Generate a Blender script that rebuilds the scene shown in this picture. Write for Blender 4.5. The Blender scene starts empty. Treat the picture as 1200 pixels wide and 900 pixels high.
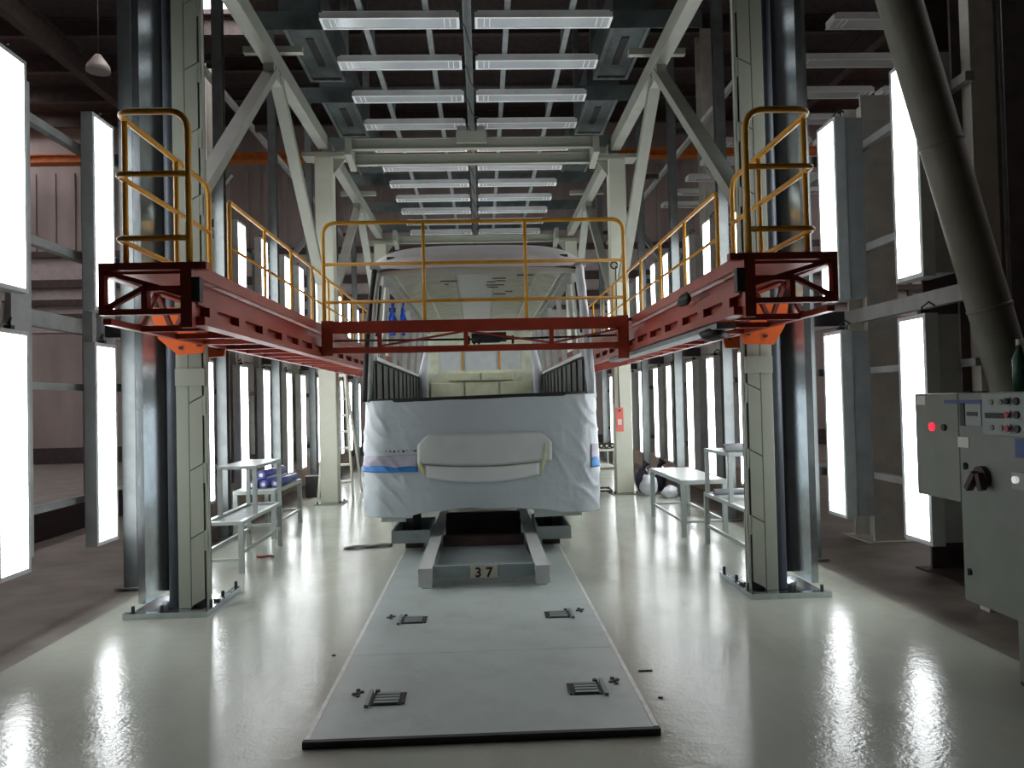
import bpy, math, random
from mathutils import Vector, Matrix, noise as mnoise
random.seed(7)
S = bpy.context.scene
COL = S.collection
PI = math.pi

# ------------------------------------------------------------------ camera, world, exposure
cam_d = bpy.data.cameras.new('camera')
cam = bpy.data.objects.new('camera', cam_d)
COL.objects.link(cam)
S.camera = cam
cam_d.sensor_width = 36.0
cam_d.lens = 930.0 / 1200.0 * 36.0
cam_d.clip_start = 0.05
cam_d.clip_end = 200.0
R_ = Vector((0.9990208, -0.03759821, -0.02331975))
U_ = Vector((0.02248176, -0.02255893, 0.9994927))
F_ = Vector((0.03810521, 0.99903827, 0.02169156))
m = Matrix.Identity(4)
for i in range(3):
    m[i][0] = R_[i]; m[i][1] = U_[i]; m[i][2] = -F_[i]
m[0][3], m[1][3], m[2][3] = 0.0854, 0.0, 1.708
cam.matrix_world = m

w = bpy.data.worlds.new('world')
S.world = w
w.use_nodes = True
w.node_tree.nodes['Background'].inputs[0].default_value = (0.75, 0.85, 1.0, 1)
w.node_tree.nodes['Background'].inputs[1].default_value = 0.02
S.view_settings.view_transform = 'Standard'
S.view_settings.look = 'None'
S.view_settings.gamma = 1.0
S.view_settings.use_curve_mapping = False
S.view_settings.exposure = 0.25
PANEL_STRENGTH = 9.5

# ------------------------------------------------------------------ materials
def mat(name, col, rough=0.5, metal=0.0, var=0.12, scale=6.0, bump=0.0, bscale=40.0, emit=None, estr=0.0,
        stretch=(1, 1, 1), spec=0.5, dirt=None, dirtamt=0.4, dscale=3.0, coat=0.0):
    M = bpy.data.materials.new(name)
    M.use_nodes = True
    nt = M.node_tree; N = nt.nodes; L = nt.links
    b = N['Principled BSDF']
    b.inputs['Roughness'].default_value = rough
    b.inputs['Metallic'].default_value = metal
    b.inputs['Specular IOR Level'].default_value = spec
    b.inputs['Coat Weight'].default_value = coat
    b.inputs['Base Color'].default_value = (*col, 1)
    tc = N.new('ShaderNodeTexCoord')
    mp = N.new('ShaderNodeMapping'); mp.inputs['Scale'].default_value = stretch
    L.new(tc.outputs['Object'], mp.inputs['Vector'])
    if var > 0:
        n = N.new('ShaderNodeTexNoise'); n.inputs['Scale'].default_value = scale; n.inputs['Detail'].default_value = 6
        L.new(mp.outputs['Vector'], n.inputs['Vector'])
        r = N.new('ShaderNodeValToRGB')
        r.color_ramp.elements[0].position = 0.3; r.color_ramp.elements[1].position = 0.7
        r.color_ramp.elements[0].color = (*[max(0, c * (1 - var)) for c in col], 1)
        r.color_ramp.elements[1].color = (*[min(1, c * (1 + var)) for c in col], 1)
        L.new(n.outputs['Fac'], r.inputs['Fac'])
        out = r.outputs['Color']
        if dirt:
            n2 = N.new('ShaderNodeTexNoise'); n2.inputs['Scale'].default_value = dscale; n2.inputs['Detail'].default_value = 10
            n2.inputs['Roughness'].default_value = 0.7
            L.new(mp.outputs['Vector'], n2.inputs['Vector'])
            r2 = N.new('ShaderNodeValToRGB')
            r2.color_ramp.elements[0].position = 0.5; r2.color_ramp.elements[1].position = 0.75
            r2.color_ramp.elements[0].color = (0, 0, 0, 1); r2.color_ramp.elements[1].color = (dirtamt,) * 3 + (1,)
            L.new(n2.outputs['Fac'], r2.inputs['Fac'])
            mx = N.new('ShaderNodeMixRGB'); mx.inputs[2].default_value = (*dirt, 1)
            L.new(r2.outputs['Color'], mx.inputs[0]); L.new(out, mx.inputs[1])
            out = mx.outputs[0]
        L.new(out, b.inputs['Base Color'])
    if bump > 0:
        n3 = N.new('ShaderNodeTexNoise'); n3.inputs['Scale'].default_value = bscale; n3.inputs['Detail'].default_value = 4
        L.new(mp.outputs['Vector'], n3.inputs['Vector'])
        bp = N.new('ShaderNodeBump'); bp.inputs['Strength'].default_value = bump; bp.inputs['Distance'].default_value = 0.02
        L.new(n3.outputs['Fac'], bp.inputs['Height']); L.new(bp.outputs['Normal'], b.inputs['Normal'])
    if emit:
        b.inputs['Emission Color'].default_value = (*emit, 1); b.inputs['Emission Strength'].default_value = estr
    return M

MT = {}
def floor_mat():
    M = mat('epoxy_floor', (0.47, 0.50, 0.435), spec=0.2, stretch=(1, .45, 1), rough=0.2, var=0.07, scale=1.3, dirt=(0.34, 0.30, 0.2), dirtamt=0.5, dscale=1.7, bump=0.0)
    nt = M.node_tree; N = nt.nodes; L = nt.links; b = N['Principled BSDF']
    tc = N.new('ShaderNodeTexCoord')
    n = N.new('ShaderNodeTexNoise'); n.inputs['Scale'].default_value = 9; n.inputs['Detail'].default_value = 5
    L.new(tc.outputs['Object'], n.inputs['Vector'])
    n2 = N.new('ShaderNodeTexNoise'); n2.inputs['Scale'].default_value = 45; n2.inputs['Detail'].default_value = 3
    L.new(tc.outputs['Object'], n2.inputs['Vector'])
    ad = N.new('ShaderNodeMath'); ad.operation = 'MULTIPLY_ADD'; ad.inputs[1].default_value = 0.5
    L.new(n2.outputs['Fac'], ad.inputs[0]); L.new(n.outputs['Fac'], ad.inputs[2])
    bp = N.new('ShaderNodeBump'); bp.inputs['Strength'].default_value = 0.13; bp.inputs['Distance'].default_value = 0.02
    L.new(ad.outputs[0], bp.inputs['Height']); L.new(bp.outputs['Normal'], b.inputs['Normal'])
    # roughness patches (trodden areas) and dark specks
    mr = N.new('ShaderNodeMapRange'); mr.inputs[1].default_value = 0.35; mr.inputs[2].default_value = 0.7
    mr.inputs[3].default_value = 0.14; mr.inputs[4].default_value = 0.20
    n4 = N.new('ShaderNodeTexNoise'); n4.inputs['Scale'].default_value = 2.2; n4.inputs['Detail'].default_value = 6
    L.new(tc.outputs['Object'], n4.inputs['Vector']); L.new(n4.outputs['Fac'], mr.inputs[0])
    L.new(mr.outputs[0], b.inputs['Roughness'])
    src = b.inputs['Base Color'].links[0].from_socket
    v = N.new('ShaderNodeTexVoronoi'); v.inputs['Scale'].default_value = 5.5
    L.new(tc.outputs['Object'], v.inputs['Vector'])
    lt = N.new('ShaderNodeMath'); lt.operation = 'LESS_THAN'; lt.inputs[1].default_value = 0.03
    L.new(v.outputs['Distance'], lt.inputs[0])
    sp = N.new('ShaderNodeSeparateColor'); L.new(v.outputs['Color'], sp.inputs[0])
    gt = N.new('ShaderNodeMath'); gt.operation = 'GREATER_THAN'; gt.inputs[1].default_value = 0.72
    L.new(sp.outputs[0], gt.inputs[0])
    mu = N.new('ShaderNodeMath'); mu.operation = 'MULTIPLY'
    L.new(lt.outputs[0], mu.inputs[0]); L.new(gt.outputs[0], mu.inputs[1])
    mx = N.new('ShaderNodeMixRGB'); mx.inputs[2].default_value = (0.07, 0.06, 0.05, 1)
    L.new(mu.outputs[0], mx.inputs[0]); L.new(src, mx.inputs[1]); L.new(mx.outputs[0], b.inputs['Base Color'])
    return M
MT['epoxy'] = floor_mat()
MT['concrete'] = mat('dull_concrete', (0.215, 0.195, 0.17), rough=0.5, var=0.25, scale=2.0, dirt=(0.07, 0.05, 0.04), bump=0.1)
MT['slab'] = mat('grey_painted_plate', (0.50, 0.57, 0.55), rough=0.38, var=0.06, scale=2.5, dirt=(0.25, 0.23, 0.2), dirtamt=0.4, bump=0.03)
MT['edge'] = mat('plate_edge', (0.78, 0.80, 0.77), rough=0.35, var=0.15, scale=12)
MT['beige'] = mat('beige_green_paint', (0.30, 0.32, 0.265), rough=0.42, var=0.07, scale=3, dirt=(0.25, 0.23, 0.17), dirtamt=0.3)
MT['cream'] = mat('pale_cream_paint', (0.58, 0.60, 0.50), rough=0.4, var=0.05, dirt=(0.4, 0.38, 0.28), dirtamt=0.3)
MT['post'] = mat('grey_galvanised_post', (0.14, 0.155, 0.155), rough=0.55, metal=0.0, spec=0.25, var=0.15)
MT['rail'] = mat('grey_rail', (0.30, 0.31, 0.30), rough=0.5, var=0.15)
MT['backing'] = mat('grey_backing_sheet', (0.36, 0.38, 0.38), rough=0.5, var=0.12)
MT['sheet'] = mat('grey_wall_sheet', (0.40, 0.385, 0.39), rough=0.6, var=0.1)
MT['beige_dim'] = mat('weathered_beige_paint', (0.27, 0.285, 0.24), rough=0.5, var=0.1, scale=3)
MT['galv'] = mat('galvanised_steel', (0.55, 0.60, 0.63), rough=0.18, metal=0.95, var=0.14, scale=9, bump=0.04, bscale=25)
MT['galv_dull'] = mat('dull_galvanised_steel', (0.20, 0.225, 0.225), rough=0.5, metal=0.2, var=0.18, scale=8)
MT['bluegrey'] = mat('blue_grey_channel', (0.10, 0.115, 0.14), rough=0.5, metal=0.3, var=0.15)
MT['dark'] = mat('dark_steel', (0.03, 0.028, 0.03), rough=0.6, var=0.2)
MT['black'] = mat('black_rubber', (0.012, 0.012, 0.013), rough=0.6, var=0.2)
MT['red'] = mat('red_oxide_paint', (0.28, 0.036, 0.018), rough=0.42, var=0.16, scale=5, dirt=(0.12, 0.04, 0.03), dirtamt=0.5)
MT['orange'] = mat('orange_paint', (0.72, 0.13, 0.025), rough=0.42, var=0.08)
MT['yellow'] = mat('yellow_paint', (0.62, 0.30, 0.02), rough=0.38, var=0.12, scale=9, dirt=(0.3, 0.16, 0.03), dirtamt=0.4)
MT['white'] = mat('white_painted_steel', (0.37, 0.41, 0.39), rough=0.3, var=0.06)
MT['fixture'] = mat('fixture_white_enamel', (0.80, 0.84, 0.84), rough=0.3, var=0.05)
MT['louver'] = mat('fixture_reflector', (0.52, 0.57, 0.60), rough=0.15, metal=0.3, var=0.1, scale=14, stretch=(3, 14, 1))
MT['glow'] = mat('light_diffuser', (0.9, 0.9, 0.9), rough=0.4, var=0, emit=(0.95, 0.985, 1.0), estr=PANEL_STRENGTH)
MT['housing'] = mat('grey_housing', (0.52, 0.55, 0.55), rough=0.4, metal=0.1, var=0.1)
MT['wall'] = mat('brown_grey_wall', (0.35, 0.30, 0.285), rough=0.7, var=0.16, scale=1.5, stretch=(1, 1, 0.3))
MT['wall_pale'] = mat('pale_wall_band', (0.5, 0.45, 0.44), rough=0.7, var=0.1)
MT['ceil'] = mat('dark_roof_deck', (0.055, 0.042, 0.04), rough=0.8, var=0.3)
MT['steel_brown'] = mat('dark_brown_structural_steel', (0.07, 0.05, 0.045), rough=0.6, var=0.25)
MT['grey_col'] = mat('grey_structural_paint', (0.58, 0.57, 0.51), rough=0.6, var=0.15, dirt=(0.16, 0.12, 0.09), dirtamt=0.5)
MT['crane'] = mat('crane_orange', (0.55, 0.16, 0.03), rough=0.6, var=0.2)
MT['film'] = mat('masking_film', (0.56, 0.63, 0.67), rough=0.3, var=0.05, scale=2.2, bump=0.45, bscale=11)
MT['film_violet'] = mat('violet_masking_film', (0.47, 0.46, 0.55), rough=0.25, var=0.15, scale=8, bump=0.4, bscale=9)
MT['paper'] = mat('cream_masking_paper', (0.66, 0.71, 0.70), rough=0.5, var=0.04, bump=0.08)
MT['bumper'] = mat('white_bumper_primer', (0.76, 0.81, 0.81), rough=0.35, var=0.03)
MT['tape_blue'] = mat('blue_masking_tape', (0.05, 0.24, 0.62), rough=0.4, var=0.35, scale=7)
MT['tape_yellow'] = mat('yellow_masking_tape', (0.62, 0.60, 0.30), rough=0.6, var=0.1)
MT['bus_roof'] = mat('pale_bus_primer', (0.78, 0.80, 0.82), rough=0.4, var=0.04)
MT['liner'] = mat('pale_green_lining', (0.74, 0.78, 0.64), rough=0.6, var=0.1, scale=5, dirt=(0.34, 0.33, 0.2), dirtamt=0.5)
MT['liner_pale'] = mat('pale_grey_lining', (0.78, 0.83, 0.78), rough=0.5, var=0.05)
MT['foam'] = mat('cream_foam_insulation', (0.78, 0.81, 0.60), rough=0.7, var=0.07, bump=0.15)
MT['sidewall'] = mat('dark_bus_side_panel', (0.055, 0.062, 0.058), rough=0.5, var=0.4, scale=5)
MT['pillar'] = mat('grey_bus_pillar', (0.42, 0.46, 0.44), rough=0.4, var=0.15)
MT['haze'] = mat('hazy_film_pane', (0.62, 0.66, 0.72), rough=0.3, var=0.06)
MT['blue'] = mat('blue_cloth', (0.02, 0.13, 0.75), rough=0.6, var=0.3)
MT['roll_blue'] = mat('blue_plastic_roll', (0.06, 0.08, 0.30), rough=0.3, var=0.5, scale=14)
MT['trolley'] = mat('grey_trolley_paint', (0.26, 0.31, 0.31), rough=0.4, var=0.14, dirt=(0.12, 0.12, 0.11), dirtamt=0.5)
MT['trolley_white'] = mat('pale_trolley_rail', (0.58, 0.61, 0.6), rough=0.35, var=0.08, dirt=(0.3, 0.3, 0.28), dirtamt=0.5)
MT['rust'] = mat('brown_rubber_pad', (0.06, 0.035, 0.03), rough=0.7, var=0.3)
MT['plaque'] = mat('pale_number_plate', (0.52, 0.50, 0.40), rough=0.5, var=0.08)
MT['cab'] = mat('grey_green_enamel', (0.19, 0.21, 0.185), rough=0.5, var=0.06, bump=0.02)
MT['cab_panel'] = mat('pale_control_panel', (0.26, 0.30, 0.29), rough=0.45, var=0.04)
MT['red_lamp'] = mat('red_indicator', (0.6, 0.01, 0.02), rough=0.3, var=0, emit=(1.0, 0.02, 0.05), estr=1.2)
MT['lamp_white'] = mat('white_indicator', (0.8, 0.8, 0.78), rough=0.2, var=0, emit=(1, 1, 0.95), estr=0.35)
MT['red_plastic'] = mat('red_plastic', (0.35, 0.03, 0.03), rough=0.35, var=0.1)
MT['maroon'] = mat('dark_red_plastic', (0.035, 0.008, 0.01), rough=0.4, var=0.2)
MT['sign_red'] = mat('red_sign', (0.70, 0.15, 0.12), rough=0.5, var=0.1)
MT['sticker'] = mat('white_sticker', (0.62, 0.63, 0.6), rough=0.5, var=0.05)
MT['sticker_blue'] = mat('blue_sticker', (0.04, 0.07, 0.22), rough=0.5, var=0.1)
MT['dim'] = mat('dim_zinc_sheet', (0.12, 0.15, 0.15), rough=0.45, metal=0.3, var=0.25, scale=4)
MT['duct'] = mat('grey_round_duct', (0.15, 0.155, 0.12), rough=0.6, var=0.12, dirt=(0.14, 0.13, 0.1), dirtamt=0.5)
MT['alu'] = mat('aluminium', (0.66, 0.68, 0.60), rough=0.35, metal=0.4, var=0.08)
MT['bag'] = mat('white_plastic_bag', (0.72, 0.75, 0.82), rough=0.35, var=0.06, bump=0.3, bscale=14)
MT['bag_dark'] = mat('dark_plastic_bag', (0.03, 0.025, 0.05), rough=0.3, var=0.4, bump=0.3, bscale=14)
MT['paper_roll'] = mat('grey_paper_roll', (0.52, 0.55, 0.60), rough=0.5, var=0.08)
MT['green'] = mat('dark_green_plastic', (0.02, 0.09, 0.05), rough=0.4, var=0.3)
MT['skylight_and_fill'] = mat('skylight_and_fill_sheet', (0.9, 0.88, 0.88), rough=0.5, var=0, emit=(1.0, 0.93, 0.94), estr=6.5)  # shared by the real rooflight and the two added ones
MT['kerb'] = mat('dark_kerb', (0.06, 0.045, 0.045), rough=0.7, var=0.2)
MT['brown_box'] = mat('brown_cardboard', (0.26, 0.19, 0.15), rough=0.7, var=0.1)
MT['lamp_shade'] = mat('pale_lamp_shade', (0.30, 0.27, 0.25), rough=0.4, var=0.05)

# ------------------------------------------------------------------ mesh helpers
# the hall is drawn in units of 1.22 m; bus and work platforms are drawn in metres with their own datum
HALL = (1.22, Vector((0, 0, 0)))
BUS_DATUM = (1.0, Vector((0.0154, 0, 0.308)))
FRAME = [HALL]
def W3(p):
    k, o = FRAME[0]
    return Vector(p) * k + o
class MB:
    def __init__(s):
        s.v = []; s.f = []; s.s = []
    def quadbox(s, c8):
        n = len(s.v); s.v += [tuple(p) for p in c8]
        for q in ((0, 3, 2, 1), (4, 5, 6, 7), (0, 1, 5, 4), (1, 2, 6, 5), (2, 3, 7, 6), (3, 0, 4, 7)):
            s.f.append(tuple(n + i for i in q)); s.s.append(False)
        return s
    def box(s, x0, x1, y0, y1, z0, z1):
        x0, x1 = min(x0, x1), max(x0, x1); y0, y1 = min(y0, y1), max(y0, y1); z0, z1 = min(z0, z1), max(z0, z1)
        return s.quadbox([(x0, y0, z0), (x1, y0, z0), (x1, y1, z0), (x0, y1, z0), (x0, y0, z1), (x1, y0, z1), (x1, y1, z1), (x0, y1, z1)])
    def bar(s, p, q, w, h, up=(0, 0, 1)):
        p = Vector(p); q = Vector(q); d = (q - p).normalized(); up = Vector(up)
        if abs(d.dot(up)) > 0.98: up = Vector((0, 1, 0))
        a = d.cross(up).normalized(); b = a.cross(d).normalized()
        a *= w / 2; b *= h / 2
        return s.quadbox([p - a - b, p + a - b, q + a - b, q - a - b, p - a + b, p + a + b, q + a + b, q - a + b])
    def tube(s, pts, r, n=10, cap=True):
        pts = [Vector(p) for p in pts]; rings = []
        up = Vector((0.123, 0.456, 0.88)).normalized(); prev = None
        for i, p in enumerate(pts):
            if i == 0: d = pts[1] - pts[0]
            elif i == len(pts) - 1: d = pts[-1] - pts[-2]
            else: d = (pts[i + 1] - p).normalized() + (p - pts[i - 1]).normalized()
            d.normalize()
            if prev is None: a = d.cross(up).normalized()
            else: a = (prev - d * prev.dot(d)).normalized()
            prev = a; b = d.cross(a)
            rr = r[i] if isinstance(r, (list, tuple)) else r
            n0 = len(s.v)
            s.v += [tuple(p + (a * math.cos(t * 2 * PI / n) + b * math.sin(t * 2 * PI / n)) * rr) for t in range(n)]
            rings.append(n0)
        for i in range(len(rings) - 1):
            for t in range(n):
                u = (t + 1) % n
                s.f.append((rings[i] + t, rings[i] + u, rings[i + 1] + u, rings[i + 1] + t)); s.s.append(True)
        if cap:
            s.f.append(tuple(rings[0] + t for t in reversed(range(n)))); s.s.append(False)
            s.f.append(tuple(rings[-1] + t for t in range(n))); s.s.append(False)
        return s
    def cyl(s, p, q, r, n=14):
        return s.tube([p, q], r, n)
    def prism(s, poly, off):
        off = Vector(off); n = len(s.v); k = len(poly)
        s.v += [tuple(Vector(p)) for p in poly] + [tuple(Vector(p) + off) for p in poly]
        s.f.append(tuple(n + i for i in reversed(range(k)))); s.s.append(False)
        s.f.append(tuple(n + k + i for i in range(k))); s.s.append(False)
        for i in range(k):
            j = (i + 1) % k
            s.f.append((n + i, n + j, n + k + j, n + k + i)); s.s.append(False)
        return s
    def grid(s, fn, nu, nv, smooth=True):
        n = len(s.v)
        for j in range(nv + 1):
            for i in range(nu + 1):
                s.v.append(tuple(fn(i / nu, j / nv)))
        for j in range(nv):
            for i in range(nu):
                a = n + j * (nu + 1) + i
                s.f.append((a, a + 1, a + nu + 2, a + nu + 1)); s.s.append(smooth)
        return s
    def ball(s, c, rx, ry, rz, n=12, k=8, jit=0.0, seed=0):
        c = Vector(c)
        def fn(u, v):
            th = u * 2 * PI; ph = v * PI
            d = Vector((math.cos(th) * math.sin(ph), math.sin(th) * math.sin(ph), -math.cos(ph)))
            q = 1.0
            if jit: q += jit * mnoise.noise(d * 1.7 + Vector((seed, seed * 2.3, 0)))
            return (c.x + d.x * rx * q, c.y + d.y * ry * q, c.z + d.z * rz * q)
        return s.grid(fn, n, k)
    def build(s, name, mt, parent=None, bev=0.0, solid=0.0, weld=False):
        o0 = WORLD_LOC.get(parent.name, Vector((0, 0, 0))) if parent else Vector((0, 0, 0))
        me = bpy.data.meshes.new(name)
        me.from_pydata([tuple(W3(p) - o0) for p in s.v], [], s.f)
        me.polygons.foreach_set('use_smooth', s.s)
        me.materials.append(mt); me.update()
        o = bpy.data.objects.new(name, me); COL.objects.link(o)
        if parent:
            o.parent = parent; WORLD_LOC[o.name] = o0
        if bev > 0:
            b = o.modifiers.new('bevel', 'BEVEL'); b.width = bev * FRAME[0][0]; b.segments = 2; b.limit_method = 'ANGLE'
        if solid:
            sm = o.modifiers.new('solid', 'SOLIDIFY'); sm.thickness = solid; sm.offset = 0
        return o
WORLD_LOC = {}

def tag(o, label, cat, group=None, kind=None):
    o['label'] = label; o['category'] = cat
    if group: o['group'] = group
    if kind: o['kind'] = kind
    return o
def thing(name, label, cat, loc, group=None):
    loc = W3(loc)
    o = bpy.data.objects.new(name, None); o.location = loc; o.empty_display_size = 0.1
    COL.objects.link(o); WORLD_LOC[o.name] = Vector(loc)
    return tag(o, label, cat, group)
def struct(o):
    o['kind'] = 'structure'; return o
def dup(root, loc, rotz, label, group=None):
    loc = W3(loc)
    r = root.copy(); COL.objects.link(r); r.location = loc; r.rotation_euler = (0, 0, rotz)
    r['label'] = label
    if group: r['group'] = group
    WORLD_LOC[r.name] = Vector(loc)
    for ch in list(root.children):
        c = ch.copy(); COL.objects.link(c); c.parent = r
        for g in list(ch.children):
            d = g.copy(); COL.objects.link(d); d.parent = c
    return r
def roundpath(pts, r, n=5):
    """polyline with its inner corners rounded"""
    pts = [Vector(p) for p in pts]; out = [pts[0]]
    for i in range(1, len(pts) - 1):
        a = (pts[i - 1] - pts[i]); b = (pts[i + 1] - pts[i])
        rr = min(r, a.length * .49, b.length * .49)
        p0 = pts[i] + a.normalized() * rr; p2 = pts[i] + b.normalized() * rr
        for k in range(n + 1):
            t = k / n
            out.append(p0 * (1 - t) ** 2 + pts[i] * 2 * t * (1 - t) + p2 * t * t)
    out.append(pts[-1]); return out
ORD = ['first', 'second', 'third', 'fourth', 'fifth', 'sixth', 'seventh', 'eighth', 'ninth', 'tenth', 'eleventh', 'twelfth', 'thirteenth', 'fourteenth']

# ------------------------------------------------------------------ hall shell
HX0, HX1, HY0, HY1, HZ = -15.0, 15.0, -14.0, 22.0, 9.4
fl = struct(MB().box(HX0, HX1, HY0, HY1, -0.3, -0.012).build('floor', MT['concrete']))
struct(MB().box(-2.56, 2.80, HY0, 20.5, -0.0119, 0.0).build('trim_1', MT['epoxy']))
wb = struct(MB().box(HX0, HX1, HY1, HY1 + 0.3, -0.3, HZ).build('wall_back', MT['wall']))
struct(MB().box(HX0 - 0.3, HX0, HY0, HY1, -0.3, HZ).build('wall_left', MT['wall']))
struct(MB().box(HX1, HX1 + 0.3, HY0, HY1, -0.3, HZ).build('wall_right', MT['wall']))
struct(MB().box(HX0, HX1, HY0 - 0.3, HY0, -0.3, HZ).build('wall_front', MT['wall']))
ce = MB()
# roof deck openings: middle rooflight, plus two unseen ones added as fill light
ROOFLIGHTS_AND_FILL = [(-13.4, -11.6, 3.0, 21.0), (-5.65, -4.40, 8.0, 16.15), (11.6, 13.4, 3.0, 21.0)]
xs_ = [HX0] + [v for p in ROOFLIGHTS_AND_FILL for v in p[:2]] + [HX1]
for q in range(0, len(xs_), 2): ce.box(xs_[q], xs_[q + 1], HY0, HY1, HZ, HZ + .2)
for x0_, x1_, y0_, y1_ in ROOFLIGHTS_AND_FILL:
    ce.box(x0_, x1_, HY0, y0_, HZ, HZ + .2); ce.box(x0_, x1_, y1_, HY1, HZ, HZ + .2)
ceil = struct(ce.build('ceiling', MT['ceil']))
for i in range(11):
    y = 4.1 + 1.75 * i
    b = MB(); b.box(HX0 + .02, HX1 - .02, y - .07, y + .07, HZ - .03, HZ); b.box(HX0 + .02, HX1 - .02, y - .012, y + .012, HZ - .34, HZ - .03)
    b.box(HX0 + .02, HX1 - .02, y - .07, y + .07, HZ - .37, HZ - .34)
    b.build('roof_purlin', MT['steel_brown'], ceil)
for x in (-8.3, -3.0, 3.0, 8.3):
    b = MB(); b.box(x - .1, x + .1, HY0 + .02, HY1 - .02, HZ - .88, HZ - .85); b.box(x - .1, x + .1, HY0 + .02, HY1 - .02, HZ - .41, HZ - .38); b.box(x - .015, x + .015, HY0 + .02, HY1 - .02, HZ - .85, HZ - .41)
    b.build('roof_girder', MT['steel_brown'], ceil)
for q, (ox0, ox1, oy0, oy1) in enumerate(ROOFLIGHTS_AND_FILL):
    sk = struct(MB().box(ox0, ox1, oy0, oy1, HZ + .1, HZ + .14).build('window_%d' % (q + 1), MT['skylight_and_fill']))  # first and last are out of view, added to brighten the hall
    for y in [oy0 + 1.2 * k for k in range(1, int((oy1 - oy0) / 1.2) + 1)]:
        MB().box(ox0, ox1, y - .02, y + .02, HZ + .02, HZ + .1).build('glazing_bar', MT['dark'], sk)
# back wall relief: ribs, pale band, dark rails, base
for i in range(58):
    x = -14.6 + i * .52
    MB().box(x - .06, x + .06, HY1 - .05, HY1, 5.75, 7.9).build('wall_rib', MT['wall'], wb)
MB().box(HX0, HX1, HY1 - .06, HY1, 0.0, 0.42).build('wall_base', MT['kerb'], wb)
MB().box(HX0, HX1, HY1 - .03, HY1, 3.55, 5.6).build('wall_band', MT['wall_pale'], wb)
for z, h in ((5.66, .16), (4.86, .22), (4.35, .16), (3.98, .12)):
    MB().box(HX0, HX1, HY1 - .16, HY1 - .031, z - h / 2, z + h / 2).build('wall_rail', MT['steel_brown'], wb)
for x in (-13, -10.4, -7.8, 7.4, 9.0, 10.6, 12.2):
    MB().box(x - .05, x + .05, HY1 - .15, HY1 - .04, 3.98, 5.6).build('wall_stud', MT['steel_brown'], wb)
# crane girder across the hall
t = thing('crane_girder', 'orange crane girder spanning the hall high in front of the far wall', 'girder', (0, 20.8, 7.8))
MB().box(HX0, HX1, 20.7, 20.9, 7.82, 7.97).build('web', MT['crane'], t)
MB().box(HX0, HX1, 20.62, 20.98, 7.97, 8.0).build('flange', MT['crane'], t)
MB().box(HX0, HX1, 20.62, 20.98, 7.79, 7.82).build('flange', MT['crane'], t)
# side kerb on the left and big structural columns
k = struct(MB().box(-5.05, -4.78, 2.0, 14.5, -0.012, 0.30).build('trim_2', MT['kerb']))

def hall_column(name, x, y, w, d, z1, mt, label):
    t = thing(name, label, 'column', (x, y, 0))
    b = MB()
    b.box(x - w / 2, x + w / 2, y - d / 2, y - d / 2 + .025, 0, z1); b.box(x - w / 2, x + w / 2, y + d / 2 - .025, y + d / 2, 0, z1)
    b.box(x - .012, x + .012, y - d / 2 + .025, y + d / 2 - .025, 0, z1)
    b.build('shaft', mt, t)
    MB().box(x - w / 2 - .08, x + w / 2 + .08, y - d / 2 - .08, y + d / 2 + .08, -0.012, .0).build('base_plate', mt, t)
    return t
hall_column('hall_column', 3.9, 7.6, .30, .4, 4.25, MT['grey_col'], 'broad grey steel column standing behind the right light panels, ending below the roof')
hall_column('hall_column', 4.05, 5.95, .9, .5, HZ - .9, MT['steel_brown'], 'wide dark brown building column at the right edge above the control cabinet')
hall_column('hall_column', -5.6, 16.5, .35, .4, HZ - .9, MT['grey_col'], 'grey building column far behind the left light panels')
hall_column('hall_column', 4.6, 15.2, .35, .4, HZ - .9, MT['grey_col'], 'grey building column far behind the right light panels')
t = thing('pendant_lamp', 'small unlit bell-shaped lamp hanging in the dark on the left', 'lamp', (-6.5, 14, 7.3))
MB().tube([(-6.5, 14, 7.32), (-6.5, 14, 7.42), (-6.5, 14, 7.56), (-6.5, 14, 7.62)], [.2, .19, .09, .05], 18).build('shade', MT['lamp_shade'], t)
MB().cyl((-6.5, 14, 7.6), (-6.5, 14, HZ - .3), .012, 6).build('cord', MT['black'], t)

# ------------------------------------------------------------------ light panel walls
PANEL_Y = [5.1, 6.3, 7.42, 8.55, 9.8, 10.8, 12.03, 12.95, 14.2, 15.25, 16.4, 17.5, 18.7]
LX, RX = -2.78, 2.95
def make_panel(zh, label, cat, group):
    t = thing('wall_light', label, cat, (0, 0, 0), group)
    # local frame: faces +X, width along Y centred on 0, height 0..zh
    W = .172
    b = MB()
    b.box(-.085, -.075, -W, W, 0, zh)
    Q = .034
    b.box(-.075, 0, -W, -W + Q, 0, zh); b.box(-.075, 0, W - Q, W, 0, zh)
    b.box(-.075, 0, -W + Q, W - Q, 0, Q * .9); b.box(-.075, 0, -W + Q, W - Q, zh - Q * .9, zh)
    b.build('housing', MT['housing'], t)
    MB().box(-.03, .002, -W + Q, W - Q, Q * .9, zh - Q * .9).build('diffuser', MT['glow'], t)
    b = MB(); b.tube([(-.05, .05, zh), (-.05, .05, zh + .05), (-.07, .10, zh + .08), (-.10, .12, zh + .05)], .007, 6)
    b.box(-.075, -.03, .03, .07, zh, zh + .03)
    b.build('cable', MT['black'], t)
    return t
proto = {}
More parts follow.
